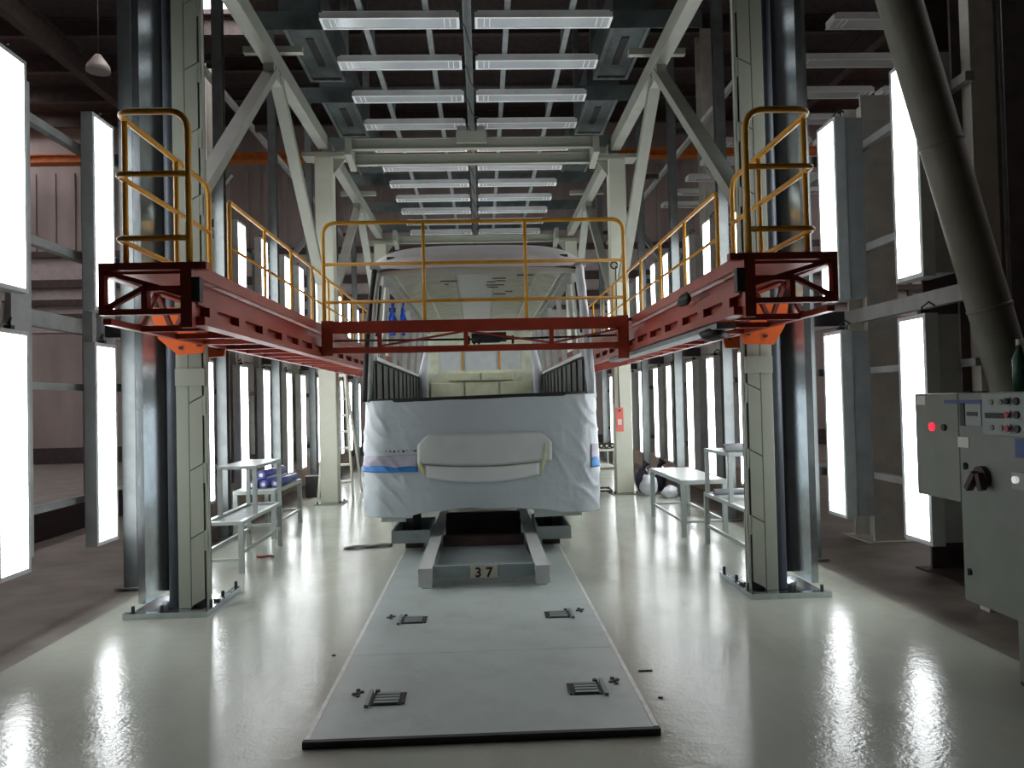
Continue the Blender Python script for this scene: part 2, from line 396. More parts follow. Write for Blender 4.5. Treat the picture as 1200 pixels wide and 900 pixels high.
for side in ('left', 'right'):
    for row, z0, zh in (('lower', .40, 1.51), ('upper', 2.15, 1.48)):
        n = 0
        for i, yf in enumerate(PANEL_Y):
            yc = yf - .155
            x = LX if side == 'left' else RX
            if side == 'right': yc = yf + .10
            lab = 'glowing white panel, %s row, %s wall, %s from the camera' % (row, side, ORD[i])
            grp = '%s row of light panels on the %s' % (row, side)
            rz = 0 if side == 'left' else PI
            if row not in proto:
                proto[row] = make_panel(zh, lab, 'light panel', grp)
                r = proto[row]; r.location = W3((x, yc, z0)); r.rotation_euler = (0, 0, rz)
            else:
                dup(proto[row], (x, yc, z0), rz, lab, grp)
POST_Y = [4.15, 6.42, 8.66, 10.9, 13.2, 15.45, 17.75]
POST_YR = [4.15, 6.69, 8.92, 11.17, 13.45, 15.75, 17.95]
def wall_frame(side):
    s = -1 if side == 'left' else 1
    t = thing('panel_frame', 'galvanised steel frame of posts and rails carrying the %s light panels' % side, 'frame', (s * 2.8, 3.9, 0))
    x0, x1 = (-2.77, -2.665) if s < 0 else (2.80, 2.91)
    for y in (POST_Y if s < 0 else POST_YR):
        if side == 'right' and y < 5: continue
        b = MB(); b.box(x0, x1, y - .05, y - .044, 0, 6.6); b.box(x0, x1, y + .044, y + .05, 0, 6.6)
        xo = x0 if s < 0 else x1 - .006
        b.box(xo, xo + .006, y - .044, y + .044, 0, 6.6)
        p = b.build('post', MT['post'], t)
        MB().box(x0 - .05, x1 + .05, y - .09, y + .09, 0, .012).build('foot_plate', MT['galv_dull'], p)
    xr0, xr1 = (-3.0, -2.94) if s < 0 else (3.18, 3.24)
    for z, h in ((.74, .05), (1.58, .05), (2.04, .11), (2.57, .06), (3.4, .06), (5.2, .06)):
        MB().box(xr0, xr1, 4.0 if s < 0 else 4.88, 19.2, z - h / 2, z + h / 2).build('rail', MT['rail'], t)
        for y in (POST_Y if s < 0 else POST_YR):
            if side == 'right' and y < 5: continue
            a, bb = (xr1, x0) if s < 0 else (x1, xr0)
            MB().box(a, bb, y - .035, y + .035, z - h / 2 - .005, z + h / 2 + .005).build('clamp', MT['dark'], t)
    # back stiffeners behind the panels
    for yf in PANEL_Y:
        yc = yf - .155 if s < 0 else yf + .10
        if s < 0:
            MB().box(-2.938, -2.90, yc + .19, yc + .42, .45, 3.6).build('backing_board', MT['backing'], t)
            MB().box(-2.94, -2.866, yc - .03, yc + .03, .5, 3.5).build('stiffener', MT['rail'], t)
        else:
            for za, zb in ((.42, 1.90), (2.17, 3.62)):
                MB().box(3.036, 3.178, yc - .165, yc + .165, za, zb).build('back_box', MT['backing'], t)
    # grey wall sheets with brown kick boards behind the far part of the frame
    xa, xb = (-3.14, -3.11) if s < 0 else (3.38, 3.41)
    y = 8.3 if s < 0 else 9.1
    while y < 19.0:
        MB().box(xa, xb, y, y + 1.085, .47, 2.25).build('wall_sheet', MT['sheet'], t)
        MB().box(xa - (0 if s > 0 else -.005), xb - (.005 if s > 0 else 0), y, y + 1.085, -.012, .46).build('kick_board', MT['brown_box'], t)
        y += 1.1
    return t
wall_frame('left'); wall_frame('right')
t = thing('steel_stud', 'tall grey steel stud beside the round duct at the right edge', 'post', (3.25, 4.95, 0))
b = MB(); b.box(3.26, 3.42, 4.95, 4.96, -.012, 6.6); b.box(3.26, 3.27, 4.96, 5.05, -.012, 6.6); b.box(3.41, 3.42, 4.96, 5.05, -.012, 6.6); b.build('web', MT['grey_col'], t)
MB().tube([(3.47, 4.96, -.012), (3.47, 4.96, 3.0), (3.47, 4.97, 6.6)], .014, 8).build('conduit', MT['galv_dull'], t)
# outer braces beyond the panels
for s, side in ((-1, 'left'), (1, 'right')):
    for i, y in enumerate((10.9, 15.45)):
        t = thing('outer_brace', 'sloping steel strut behind the %s light panel wall, %s one back' % (side, ORD[i]), 'strut', (s * 4.4, y, 0))
        MB().bar((s * 3.3, y, 4.6), (s * 5.2, y, 2.2), .09, .09).build('strut', MT['galv_dull'], t)
        MB().box(s * 5.2 - .07, s * 5.2 + .07, y - .07, y + .07, -.012, 2.4).build('stub_post', MT['galv_dull'], t)

# ------------------------------------------------------------------ lifting masts (front pair)
def mast(side):
    s = -1 if side == 'left' else 1
    xi = 1.86 if s < 0 else 1.945       # inner edge |x|
    def X(d): return s * (xi + d)
    y0, y1 = (5.62, 5.88) if s < 0 else (5.60, 5.86)
    H = 6.4
    t = thing('lifting_mast', 'tall beige platform lifting mast with slotted cover plates on the %s' % side, 'mast', (X(.2), y0, 0))
    MB().box(X(.118), X(.205), y0 + .004, y1, .012, H).build('column', MT['beige'], t, bev=.004)
    MB().box(X(.0), X(.114), y0 + .035, y0 + .08, .012, H).build('guide_rail', MT['dark'], t)
    z = .03; k = 0
    while z < H - .4:
        z2 = z + .47
        sl = .05
        # cover plate with a slanting joint and a narrow slot along its inner edge
        b = MB()
        b.prism([(X(.024), y0, z + sl), (X(.113), y0, z), (X(.113), y0, z2 - .008), (X(.024), y0, z2 + sl - .008)], (0, .03, 0))
        b.build('cover_plate', MT['beige'], t)
        b = MB(); b.box(X(.0), X(.024), y0 + .002, y0 + .034, z + sl + .33, z + sl + .47); b.build('edge_tab', MT['beige'], t)
        z = z2; k += 1
    MB().box(X(-.006), X(.012), y0 + .006, y0 + .05, .012, H).build('edge_strip', MT['beige'], t)
    MB().tube([(X(.245), y0 + .05, .02), (X(.245), y0 + .05, H)], .038, 12).build('guide_tube', MT['bluegrey'], t)
    xc = .42 if s < 0 else .435
    b = MB()
    b.box(X(xc), X(xc + .006), y0 - .02, y0 + .40, .06, H); b.box(X(xc + .006), X(xc + .05), y0 - .02, y0 - .014, .06, H); b.box(X(xc + .006), X(xc + .05), y0 + .394, y0 + .40, .06, H)
    b.build('cover_sheet', MT['galv'], t)
    MB().box(X(.345), X(xc), y0 + .37, y0 + .39, .06, H).build('rear_channel', MT['dark'], t)
    MB().box(X(-.002), X(.20), y0 - .022, y0 - .001, 1.56, 1.68).build('collar_plate', MT['beige'], t)
    # L-shaped levelling base
    b = MB(); b.box(X(-.06), X(.50), y0 - .20, y0 - .15, 0, .04); b.box(X(-.06), X(-.01), y0 - .15, y1 + .28, 0, .04); b.box(X(-.01), X(.50), y0 - .15, y1 + .18, 0, .011)
    base = b.build('base_frame', MT['galv'], t)
    for bx, by in ((X(.44), y0 - .175), (X(.25), y0 - .175), (X(-.035), y0 - .05), (X(-.035), y0 + .2), (X(-.035), y1 + .24)):
        MB().cyl((bx, by, .04), (bx, by, .085), .012, 8).build('bolt', MT['dark'], base)
    MB().cyl((X(-.035), y0 + .1, .04), (X(-.035), y0 + .1, .06), .035, 12).build('levelling_disc', MT['galv'], base)
    return t
mast('left'); mast('right')

# gantry columns (rear pairs) + cross beams
def gantry_column(x, y, label, z1=4.95):
    t = thing('gantry_column', label, 'column', (x, y, 0))
    MB().box(x - .125, x + .125, y - .12, y + .12, .015, z1).build('shaft', MT['cream'], t, bev=.012)
    MB().box(x - .2, x + .2, y - .2, y + .2, 0, .015).build('base_plate', MT['beige_dim'], t)
    for dx in (-.16, .16):
        for dy in (-.16, .16): MB().cyl((x + dx, y + dy, .015), (x + dx, y + dy, .045), .013, 8).build('anchor_bolt', MT['dark'], t)
    b = MB(); b.box(x - .3, x + .3, y - .16, y + .16, z1, z1 + .06)
    sg = 1 if x < 0 else -1
    b.prism([(x - .125 * sg + .25 * sg, y - .02, z1), (x - .125 * sg + .25 * sg, y - .02, z1 - .22), (x + .3 * sg, y - .02, z1)], (0, .04, 0))
    b.build('head_plate', MT['beige'], t)
    return t
gantry_column(-2.12, 11.47, 'beige square gantry column beside the aluminium ladder on the left')
gc = gantry_column(2.14, 11.7, 'beige square gantry column with a red hanging tag on the right')
gantry_column(-2.12, 17.7, 'farther beige gantry column beside the rear of the bus, left')
gantry_column(2.14, 17.7, 'farther beige gantry column beside the rear of the bus, right')
t = thing('hanging_tag', 'red and white tag on a black cord against the right gantry column', 'tag', (2.09, 11.56, 1.0))
MB().box(2.02, 2.13, 11.55, 11.565, .92, 1.27).build('tag_plate', MT['sign_red'], t)
MB().box(2.045, 2.105, 11.546, 11.55, 1.02, 1.10).build('tag_text_patch', MT['sticker'], t)
MB().cyl((2.075, 11.545, 1.22), (2.075, 11.535, 1.235), .015, 8).build('push_button', MT['black'], t)
MB().tube([(2.075, 11.558, 1.27), (2.07, 11.558, 1.9), (2.075, 11.558, 3.35)], .008, 6).build('cord', MT['black'], t)
MB().tube([(2.05 + .05 * math.cos(a * .5), 11.54, 3.36 + .05 * math.sin(a * .5)) for a in range(13)], .012, 6).build('cord_coil', MT['black'], t)

def cross_beam(y, label, trolley=True):
    t = thing('gantry_beam', label, 'beam', (0, y, 5.05))
    for dy, zz in (((-.16, 5.13), (.16, 5.0)) if trolley else ((.16, 5.06),)):
        b = MB(); b.box(-1.72, 1.76, y + dy - .05, y + dy + .05, zz + .085, zz + .095); b.box(-1.72, 1.76, y + dy - .05, y + dy + .05, zz - .06, zz - .05); b.box(-1.72, 1.76, y + dy - .008, y + dy + .008, zz - .05, zz + .085)
        b.build('rail_beam', MT['beige'], t)
    for x, sg in ((-1.72, -1), (1.76, 1)):
        b = MB(); b.prism([(x, y - .25, 5.22), (x, y + .25, 5.12), (x, y + .25, 4.88), (x, y - .25, 4.98)], (sg * .09, 0, 0)); b.build('end_plate', MT['beige'], t)
        MB().box(x + sg * .09, sg * 1.99, y - .1, y + .1, 5.0, 5.1).build('end_bracket', MT['beige'], t)
    if trolley:
        MB().box(-.22, .22, y - .27, y - .22, 5.13, 5.3).build('trolley_plate', MT['beige'], t)
        for x in (-.14, .14):
            MB().box(x - .06, x + .06, y - .3, y - .2, 5.3, 5.36).build('trolley_clip', MT['galv_dull'], t)
        MB().box(-.30, .30, y + .22, y + .25, 4.95, 5.02).build('stop_bar', MT['beige'], t)
    return t
cross_beam(11.6, 'double beige gantry cross beam with a middle trolley plate over the bus front')
cross_beam(17.7, 'farther beige gantry cross beam above the rear of the bus', False)

def truss_bay(side, y0, y1, label, legs=True):
    s = -1 if side == 'left' else 1
    x = s * 2.12
    t = thing('truss', label, 'truss', (x, (y0 + y1) / 2, 5.1))
    MB().box(x - .07, x + .07, y0, y1, 5.06, 5.25).build('top_chord', MT['beige_dim'], t, bev=.006)
    ym = (y0 + y1) / 2 + .05
    MB().bar((x, ym - .05, 5.05), (x, y0 + .1, 2.85), .09, .13, (1, 0, 0)).build('diagonal', MT['beige_dim'], t)
    MB().bar((x, ym + .05, 5.05), (x, y1 - .28, 3.1), .09, .13, (1, 0, 0)).build('diagonal', MT['beige_dim'], t)
    MB().box(x - .055, x + .055, ym - .22, ym + .22, 4.93, 5.06).build('gusset', MT['beige_dim'], t)
    MB().box(x - .32, x + .32, ym - .04, ym + .04, 5.25, 5.32).build('cross_stub', MT['beige'], t)
    return t
truss_bay('left', 5.9, 11.34, 'near left truss bay of beige steel with two splayed diagonals')
truss_bay('right', 5.9, 11.56, 'near right truss bay of beige steel with two splayed diagonals')
truss_bay('left', 11.62, 17.55, 'far left truss bay of beige steel beyond the gantry column')
truss_bay('right', 11.84, 17.55, 'far right truss bay of beige steel beyond the gantry column')

# ------------------------------------------------------------------ work platforms
FRAME[0] = BUS_DATUM
def side_platform(side):
    s = -1 if side == 'left' else 1
    xi = 1.70 if s < 0 else 1.745
    xo = 2.265 if s < 0 else 2.345
    ya, yb = 5.0, 17.2
    t = thing('work_platform', 'long red steel work platform with yellow guardrails along the %s of the bus' % side, 'platform', (s * (xi + xo) / 2, ya, 1.92))
    def X(v): return s * v
    # deck planks (gaps let light through), cut around mast and columns
    n = 20; L = (yb - ya) / n
    for i in range(n):
        a = ya + i * L + .012; b_ = ya + (i + 1) * L - .012
        x_in, x_out = xi + .02, xo - .02
        MB().box(X(x_in), X(x_out), a, b_, 2.245, 2.275).build('deck_plank', MT['red'], t)
    # inner fascia, mast passes behind it
    MB().box(X(xi), X(xi + .012), ya, yb, 2.225, 2.31).build('toe_plate', MT['red'], t)
    MB().box(X(xi + .075), X(xi + .085), ya + .3, yb, 2.12, 2.225).build('recessed_web', MT['red'], t)
    MB().box(X(xi - .01), X(xi + .06), ya + .02, yb, 2.05, 2.13).build('side_beam', MT['red'], t)
    MB().box(X(xi - .05), X(xi + .05), ya + .02, yb, 1.92, 1.975).build('lower_chord', MT['red'], t)
    MB().box(X(xi + .036), X(xi + .046), ya + .02, yb, 1.975, 2.05).build('slot_backing', MT['red'], t)
    y = ya + .2
    while y < yb:
        MB().box(X(xi - .02), X(xi + .03), y, y + .16, 1.975, 2.05).build('spacer', MT['red'], t); y += .62
    MB().box(X(xo - .06), X(xo), ya, yb, 2.225, 2.31).build('outer_beam', MT['red'], t)
    MB().box(X(xo - .05), X(xo), ya, yb, 1.93, 1.97).build('outer_chord', MT['red'], t)
    y = ya + .45
    while y < yb:
        if True:
            MB().box(X(xi + .05), X(xo - .05), y - .025, y + .025, 1.925, 1.965).build('cross_member', MT['red'], t)
            MB().bar((X(xo - .03), y, 1.97), (X(xo - .03), y + .3, 2.23), .03, .03).build('lattice_bar', MT['red'], t)
            MB().bar((X(xo - .03), y + .6, 1.97), (X(xo - .03), y + .3, 2.23), .03, .03).build('lattice_bar', MT['red'], t)
        y += .6
    # near end truss
    e0 = ya - .06; e1 = ya
    xm = (xi + xo) / 2
    MB().box(X(xi - .09), X(xo), e0, e1, 2.26, 2.305).build('end_top_chord', MT['red'], t)
    MB().box(X(xi + .07), X(xo), e0, e1, 1.985, 2.02).build('end_bottom_chord', MT['red'], t)
    MB().box(X(xo - .035), X(xo), e0, e1, 2.02, 2.26).build('end_post', MT['red'], t)
    MB().box(X(xi), X(xi + .07), e0, e1, 1.9, 2.26).build('end_post', MT['red'], t)
    MB().box(X(xi - .05), X(xi), e0 - .005, e1, 2.06, 2.21).build('end_cap', MT['dark'], t)
    MB().box(X(xm - .01), X(xm + .025), e0, e1, 2.02, 2.16).build('end_stub', MT['red'], t)
    MB().bar((X(xo - .04), e0 + .03, 2.03), (X(xm), e0 + .03, 2.16), .03, .04, (0, 1, 0)).build('end_brace', MT['red'], t)
    MB().bar((X(xo - .04), e0 + .03, 2.25), (X(xi + .07), e0 + .03, 2.11), .03, .04, (0, 1, 0)).build('end_brace', MT['red'], t)
    MB().box(X(xi + .07), X(xm), e0, e1, 2.13, 2.16).build('end_tie', MT['red'], t)
    # orange carriage brackets around the mast
    for yy in (6.72, 7.24):
        poly = [(-2.235, 2.25), (-2.235, 1.93), (-2.25, 1.865), (-2.46, 1.85), (-2.62, 1.99), (-2.69, 2.25)] if s < 0 else [(2.315, 2.22), (2.315, 1.90), (2.33, 1.845), (2.59, 1.835), (2.69, 2.0), (2.73, 2.22)]
        b = MB(); b.prism([(px, yy, pz) for px, pz in poly], (0, .03, 0))
        br = b.build('carriage_bracket', MT['orange'], t)
        x0b = poly[0][0]
        for bx, bz in ((.05, 1.93), (.2, 1.91), (.27, 2.08), (.07, 2.12)):
            MB().cyl((x0b + s * bx, yy - .015, bz), (x0b + s * bx, yy, bz), .016, 8).build('bolt', MT['dark'], br)
    # guardrails
    zt = 3.25 if s < 0 else 3.225
    xr = 2.165 if s < 0 else 2.22
    xn = 1.72 if s < 0 else 1.785
    yf = 4.965
    def rails(name, pts_of_z, zs, r=.021):
        top = MB().tube(pts_of_z(zs[0]), r, 10).build(name, MT['yellow'], t)
        for z in zs[1:]: MB().tube(pts_of_z(z), .017, 8).build('middle_rail', MT['yellow'], top)
        return top
    yend = 6.66 if s < 0 else 6.6
    g = MB().tube(roundpath([(X(xn), yf, 2.30), (X(xn), yf, zt), (X(xr), yf, zt), (X(xr), yend, zt), (X(xr), yend, 2.30)], .13, 7), .021, 10).build('end_guardrail', MT['yellow'], t)
    for z in (2.86, 2.46):
        MB().tube(roundpath([(X(xn), yf, z), (X(xr), yf, z), (X(xr), yend, z)], .06, 5), .018, 8).build('middle_rail', MT['yellow'], g)
    for y in (5.10, 5.95):
        MB().cyl((X(xr), y, 2.30), (X(xr), y, zt), .018, 10).build('rail_post', MT['yellow'], g)
    ys = 7.45 if s < 0 else 7.36
    xr = 2.245 if s < 0 else 2.32
    zt = 3.31
    g = MB().tube(roundpath([(X(xr), ys, 2.30), (X(xr), ys, zt + .01), (X(xr), yb - .1, zt + .01), (X(xr), yb - .1, 2.3)], .05, 4), .021, 10).build('side_guardrail', MT['yellow'], t)
    for z in (2.89, 2.485): MB().tube([(X(xr), ys, z), (X(xr), yb - .1, z)], .015, 8).build('middle_rail', MT['yellow'], g)
    y = ys + 1.2
    while y < yb - .3:
        MB().cyl((X(xr), y, 2.30), (X(xr), y, zt), .018, 8).build('rail_post', MT['yellow'], g); y += 1.19
    if s > 0:
        # galvanised cable tray under the right platform and cable lumps
        MB().box(X(xi - .02), X(xi + .12), 5.5, 10.2, 1.875, 1.915).build('cable_tray', MT['galv_dull'], t)
        b = MB(); b.ball((X(xi + .03), 5.75, 1.86), .10, .16, .05, 12, 8, .4, 3); b.build('cable_loop', MT['black'], t)
        b = MB(); b.ball((X(xi - .06), 6.2, 2.17), .04, .16, .05, 12, 8, .3, 5); b.build('cable_bundle', MT['black'], t)
    return t
side_platform('left'); side_platform('right')

# front cross platform
yb0 = 8.63
t = thing('cross_platform', 'red truss gangway with yellow guardrail crossing in front of the bus', 'platform', (0.03, yb0, 1.95))
x0, x1 = -1.64, 1.685
MB().box(x0, x1, yb0 - .04, yb0, 2.17, 2.30).build('top_chord', MT['red'], t)
MB().box(x0, x1, yb0 - .04, yb0, 1.955, 2.02).build('bottom_chord', MT['red'], t)
MB().box(x0, x1, yb0 + .55, yb0 + .59, 2.17, 2.30).build('top_chord', MT['red'], t) if False else None
MB().box(x0, x1, yb0 + .12, yb0 + .15, 1.96, 2.0).build('rear_chord', MT['red'], t)
MB().box(x0, x0 + .12, yb0 - .045, yb0 + .03, 1.93, 2.31).build('end_plate', MT['red'], t)
MB().box(x1 - .12, x1, yb0 - .045, yb0 + .03, 1.84, 2.31).build('end_plate', MT['red'], t)
for x in (-1.02, -.09, .84): MB().box(x - .025, x + .025, yb0 - .035, yb0 - .005, 2.02, 2.17).build('web_post', MT['red'], t)
for a, b_ in (((-1.0, 2.03), (-.12, 2.17)), ((-.06, 2.17), (.82, 2.03)), ((.87, 2.03), (1.6, 2.17)), ((-1.05, 2.03), (-1.58, 2.17))):
    if a[0] == -1.05: continue
    MB().bar((a[0], yb0 - .02, a[1]), (b_[0], yb0 - .02, b_[1]), .02, .05, (0, 1, 0)).build('web_diagonal', MT['red'], t)
for i in range(9):
    xa = x0 + .01 + i * .375
    MB().box(xa, xa + .36, yb0, yb0 + .15, 2.255, 2.285).build('deck_plank', MT['red'], t)
MB().tube([(x0 + .1, yb0 + .05, 2.10), (-.3, yb0 + .05, 2.09), (.4, yb0 + .05, 2.085), (x1 - .1, yb0 + .05, 2.10)], .012, 8).build('cable', MT['black'], t)
b = MB(); b.cyl((-.03, yb0 + .06, 2.10), (.35, yb0 + .06, 2.11), .055, 14); b.box(.05, .28, yb0 + .0, yb0 + .12, 2.05, 2.14)
mo = b.build('drive_motor', MT['dark'], t)
for x in (-.06, .0, .05, .42): MB().cyl((x, yb0 + .04, 2.03), (x, yb0 + .04, 2.12), .014, 8).build('connector', MT['black'], mo)
g = MB().tube(roundpath([(x0 + .03, yb0 - .02, 2.30), (x0 + .03, yb0 - .02, 3.37), (x1 - .03, yb0 - .02, 3.37), (x1 - .03, yb0 - .02, 2.30)], .14, 7), .021, 10).build('guardrail', MT['yellow'], t)
for z in (2.92, 2.51): MB().tube([(x0 + .03, yb0 - .02, z), (x1 - .03, yb0 - .02, z)], .018, 8).build('middle_rail', MT['yellow'], g)
for x in (-.53, .575): MB().cyl((x, yb0 - .02, 2.30), (x, yb0 - .02, 3.37), .019, 10).build('rail_post', MT['yellow'], g)

# ------------------------------------------------------------------ ceiling lights, tray, ducts
FRAME[0] = HALL
def make_fixture(label, group):
    t = thing('ceiling_light', label, 'ceiling light', (0, 0, 0), group)
    # local: length along X 1.47, depth along Y .26, bottom at z=0
    l, d = .735, .13
    b = MB()
    b.quadbox([(-l, -d, 0.0), (l, -d, 0.0), (l, -d + .022, 0), (-l, -d + .022, 0), (-l + .03, -d + .02, .075), (l - .03, -d + .02, .075), (l - .03, -d + .03, .075), (-l + .03, -d + .03, .075)])
    b.quadbox([(-l, d - .022, 0.0), (l, d - .022, 0.0), (l, d, 0), (-l, d, 0), (-l + .03, d - .03, .075), (l - .03, d - .03, .075), (l - .03, d - .02, .075), (-l + .03, d - .02, .075)])
    b.box(-l, -l + .03, -d + .022, d - .022, 0, .07); b.box(l - .03, l, -d + .022, d - .022, 0, .07)
    b.box(-l + .03, l - .03, -d + .02, d - .02, .07, .085)
    b.build('housing', MT['fixture'], t)
    MB().box(-l + .03, l - .03, -d + .022, d - .022, .006, .012).build('cover', MT['louver'], t)
    for x in (-l + .10, -l + .16, l - .16, l - .10): MB().box(x - .004, x + .004, -d + .04, d - .04, .003, .006).build('louver_clip', MT['fixture'], t)
    return t
FZ = 5.46
fix_rows = [8.43 + 1.06 * i for i in range(12)]
fp = None
for i, y in enumerate(fix_rows):
    for side, x in (('left', -.818), ('right', .818)):
        lab = 'unlit white ceiling light over the bus, %s column, %s from the camera' % (side, ORD[i])
        if fp is None:
            fp = make_fixture(lab, 'ceiling lights above the bus'); fp.location = W3((x, y, FZ))
        else: dup(fp, (x, y, FZ), 0, lab, 'ceiling lights above the bus')
for i in range(9):
    for side, x in (('near', 4.72), ('far', 6.3)):
        dup(fp, (x, 8.5 + i * 1.02, FZ), 0, 'dim unlit ceiling light of the next bay, %s column, %s from the camera' % (side, ORD[i]), 'ceiling lights of the next bay')
t = thing('light_carrier', 'grey steel carrier rails and cable tray holding the ceiling lights over the bus', 'rail', (0, 14, 5.6))
for x in (-1.12, -.43, .43, 1.12): MB().box(x - .03, x + .03, 7.4, 20.6, FZ + .086, FZ + .13).build('carrier_rail', MT['galv_dull'], t)
b = MB(); b.box(-.045, .045, 7.4, 20.6, FZ + .10, FZ + .108); b.box(-.045, -.038, 7.4, 20.6, FZ + .05, FZ + .1); b.box(.038, .045, 7.4, 20.6, FZ + .05, FZ + .1); b.build('cable_tray', MT['galv_dull'], t)
for i, y in enumerate(fix_rows):
    yy = y + .45
    MB().tube([(-.1, y, FZ + .08), (-.03, y + .1, FZ + .02), (0.02, yy, FZ - .03), (.05, y + .75, FZ + .03), (.10, y + .9, FZ + .08)], .008, 6).build('cable', MT['black'], t)
for yc in (7.2, 9.35, 11.6, 13.8, 16.0, 18.2, 20.4):
    t = thing('cross_channel', 'galvanised channel across the tunnel above the ceiling lights, %s from the camera' % ORD[int((yc - 7) / 2.2)], 'beam', (0, yc, 5.9))
    b = MB(); b.box(-2.62, 2.78, yc - .12, yc + .12, 5.99, 6.0); b.box(-2.62, 2.78, yc - .12, yc - .11, 5.78, 5.99); b.box(-2.62, 2.78, yc + .11, yc + .12, 5.9, 5.99)
    b.build('channel', MT['dim'], t)
    for x in (-1.12, -.43, .43, 1.12): MB().box(x - .015, x + .015, yc - .015, yc + .015, FZ + .13, 5.99).build('hanger', MT['galv_dull'], t)
for s, side in ((-1, 'left'), (1, 'right')):
    for i, (y0, y1) in enumerate(((7.6, 9.2), (9.9, 11.75), (12.4, 14.2), (14.9, 16.6))):
        xa, xb_ = s * 1.84, s * 2.36
        t = thing('air_plenum', 'dull metal air duct box above the %s truss, %s from the camera' % (side, ORD[i]), 'duct', (s * 2.1, y0, 6.2))
        MB().box(xa, xb_, y0, y1, 6.22, 6.75).build('box', MT['dim'], t)
        b = MB(); b.box(xa, xb_, y0, y0 + .06, 6.19, 6.22); b.box(xa, xb_, y1 - .06, y1, 6.19, 6.22)
        sg = s
        b.box(xa, xa + sg * .05, y0 + .06, y1 - .06, 6.19, 6.22); b.box(xb_ - sg * .05, xb_, y0 + .06, y1 - .06, 6.19, 6.22)
        b.build('flange', MT['galv_dull'], t)
        MB().box(xa + sg * .2, xa + sg * .3, y0 + .5, y1 - .5, 6.205, 6.22).build('outlet_slot', MT['dark'], t)
        MB().box(xa + sg * .2, xb_ - sg * .2, (y0 + y1) / 2 - .05, (y0 + y1) / 2 + .05, 6.75, HZ).build('drop', MT['galv_dull'], t)

# ------------------------------------------------------------------ bus body
FRAME[0] = BUS_DATUM
BX = .055
bus = thing('bus', 'unfinished bus body masked in white film, without windscreen, on a trolley', 'bus', (BX, 8.85, .1))
YR = 17.9
def film_pt(u, z):
    """u 0..1 around left side, nose and right side in plan"""
    hw = 1.305 + (.03 if z < .9 else .03 * max(0, (1.45 - z) / .55))
    L1 = YR - 9.1; Rr = .28
    segs = [L1, .5 * PI * Rr, 2 * (hw - Rr), .5 * PI * Rr, L1]
    tot = sum(segs); d = u * tot
    if d < segs[0]: return Vector((-hw, YR - d, z)), Vector((-1, 0, 0))
    d -= segs[0]
    if d < segs[1]:
        a = d / Rr; return Vector((-hw + Rr - Rr * math.cos(a), 9.1 - Rr * math.sin(a), z)), Vector((-math.cos(a), -math.sin(a), 0))
    d -= segs[1]
    if d < segs[2]:
        x = -hw + Rr + d; return Vector((x, 9.1 - Rr - .06 * (1 - (x / (hw - Rr)) ** 2), z)), Vector((0, -1, 0))
    d -= segs[2]
    if d < segs[3]:
        a = d / Rr; return Vector((hw - Rr + Rr * math.sin(a), 9.1 - Rr * math.cos(a), z)), Vector((math.sin(a), -math.cos(a), 0))
    d -= segs[3]
    return Vector((hw, 9.1 + d, z)), Vector((1, 0, 0))
def wr(p, amp):
    q = Vector((p.x * 3.2, p.y * 3.2, p.z * 3.2))
    a = mnoise.noise(q) * .6 + mnoise.noise(q * 2.3 + Vector((5, 1, 2))) * .35
    # slanting creases
    c = mnoise.noise(Vector(((p.x + p.z * .7) * 5.5, p.y * 3, (p.x - p.z) * 1.3)))
    e = min(1.0, max(0.0, (abs(p.x) - .55) / .5))
    return amp * (a * .35 + (1 - abs(c)) ** 8 * .75 * (.05 + e))
def film_surface(u0, u1, z0, z1, off, amp, nu, nv, zfun=None):
    def fn(u, v):
        uu = u0 + (u1 - u0) * u; z = z0 + (z1 - z0) * v
        if zfun: z = zfun(uu, v)
        p, n = film_pt(uu, z); p = p + Vector((0, 0, 0))
        h = wr(p, amp) + off
        return (p.x + BX + n.x * h, p.y + n.y * h, p.z)
    return MB().grid(fn, nu, nv)
def zf(u, v):
    px_ = film_pt(u, .8)[0]
    lo = .15 + .02 * mnoise.noise(Vector((u * 60, 3, 1))) + .075 * max(0, 1 - (abs(px_.x) / .85) ** 4)
    tilt = 1.437 + .03 * min(1, max(0, (u - .44) / .12))
    return lo + (tilt - lo) * v
def film_z(u, v): return zf(u, v)
film_surface(0.30, .42, .15, 1.45, .0, .02, 60, 60, zf).build('side_film', MT['film'], bus, solid=.003)
film_surface(.42, .58, .15, 1.45, .0, .02, 150, 90, zf).build('front_film', MT['film'], bus, solid=.003)
film_surface(.58, .70, .15, 1.45, .0, .02, 60, 60, zf).build('side_film', MT['film'], bus, solid=.003)
def u_of_x(x):
    # find u for a front x
    lo, hi = .3, .7
    for _ in range(40):
        mid = (lo + hi) / 2
        if film_pt(mid, .8)[0].x < x: lo = mid
        else: hi = mid
    return lo
FY = 8.74
def front_panel(name, poly, mt, off, thick=.02):
    """a panel that follows the nose: poly in (x,z)"""
    b = MB(); n = 24
    xs0 = min(p[0] for p in poly); xs1 = max(p[0] for p in poly)
    return b
def strip(name, mt, xa, xb, zlo, zhi, off, amp=.004, nu=40, nv=8, solid=.012):
    """zlo/zhi: functions of x"""
    def fn(u, v):
        x = xa + (xb - xa) * u
        z = zlo(x) + (zhi(x) - zlo(x)) * v
        p, n = film_pt(u_of_x(x - BX), z)
        h = off + wr(p, amp)
        return (p.x + BX + n.x * h, p.y + n.y * h, p.z)
    return MB().grid(fn, nu, nv).build(name, mt, bus, solid=solid)
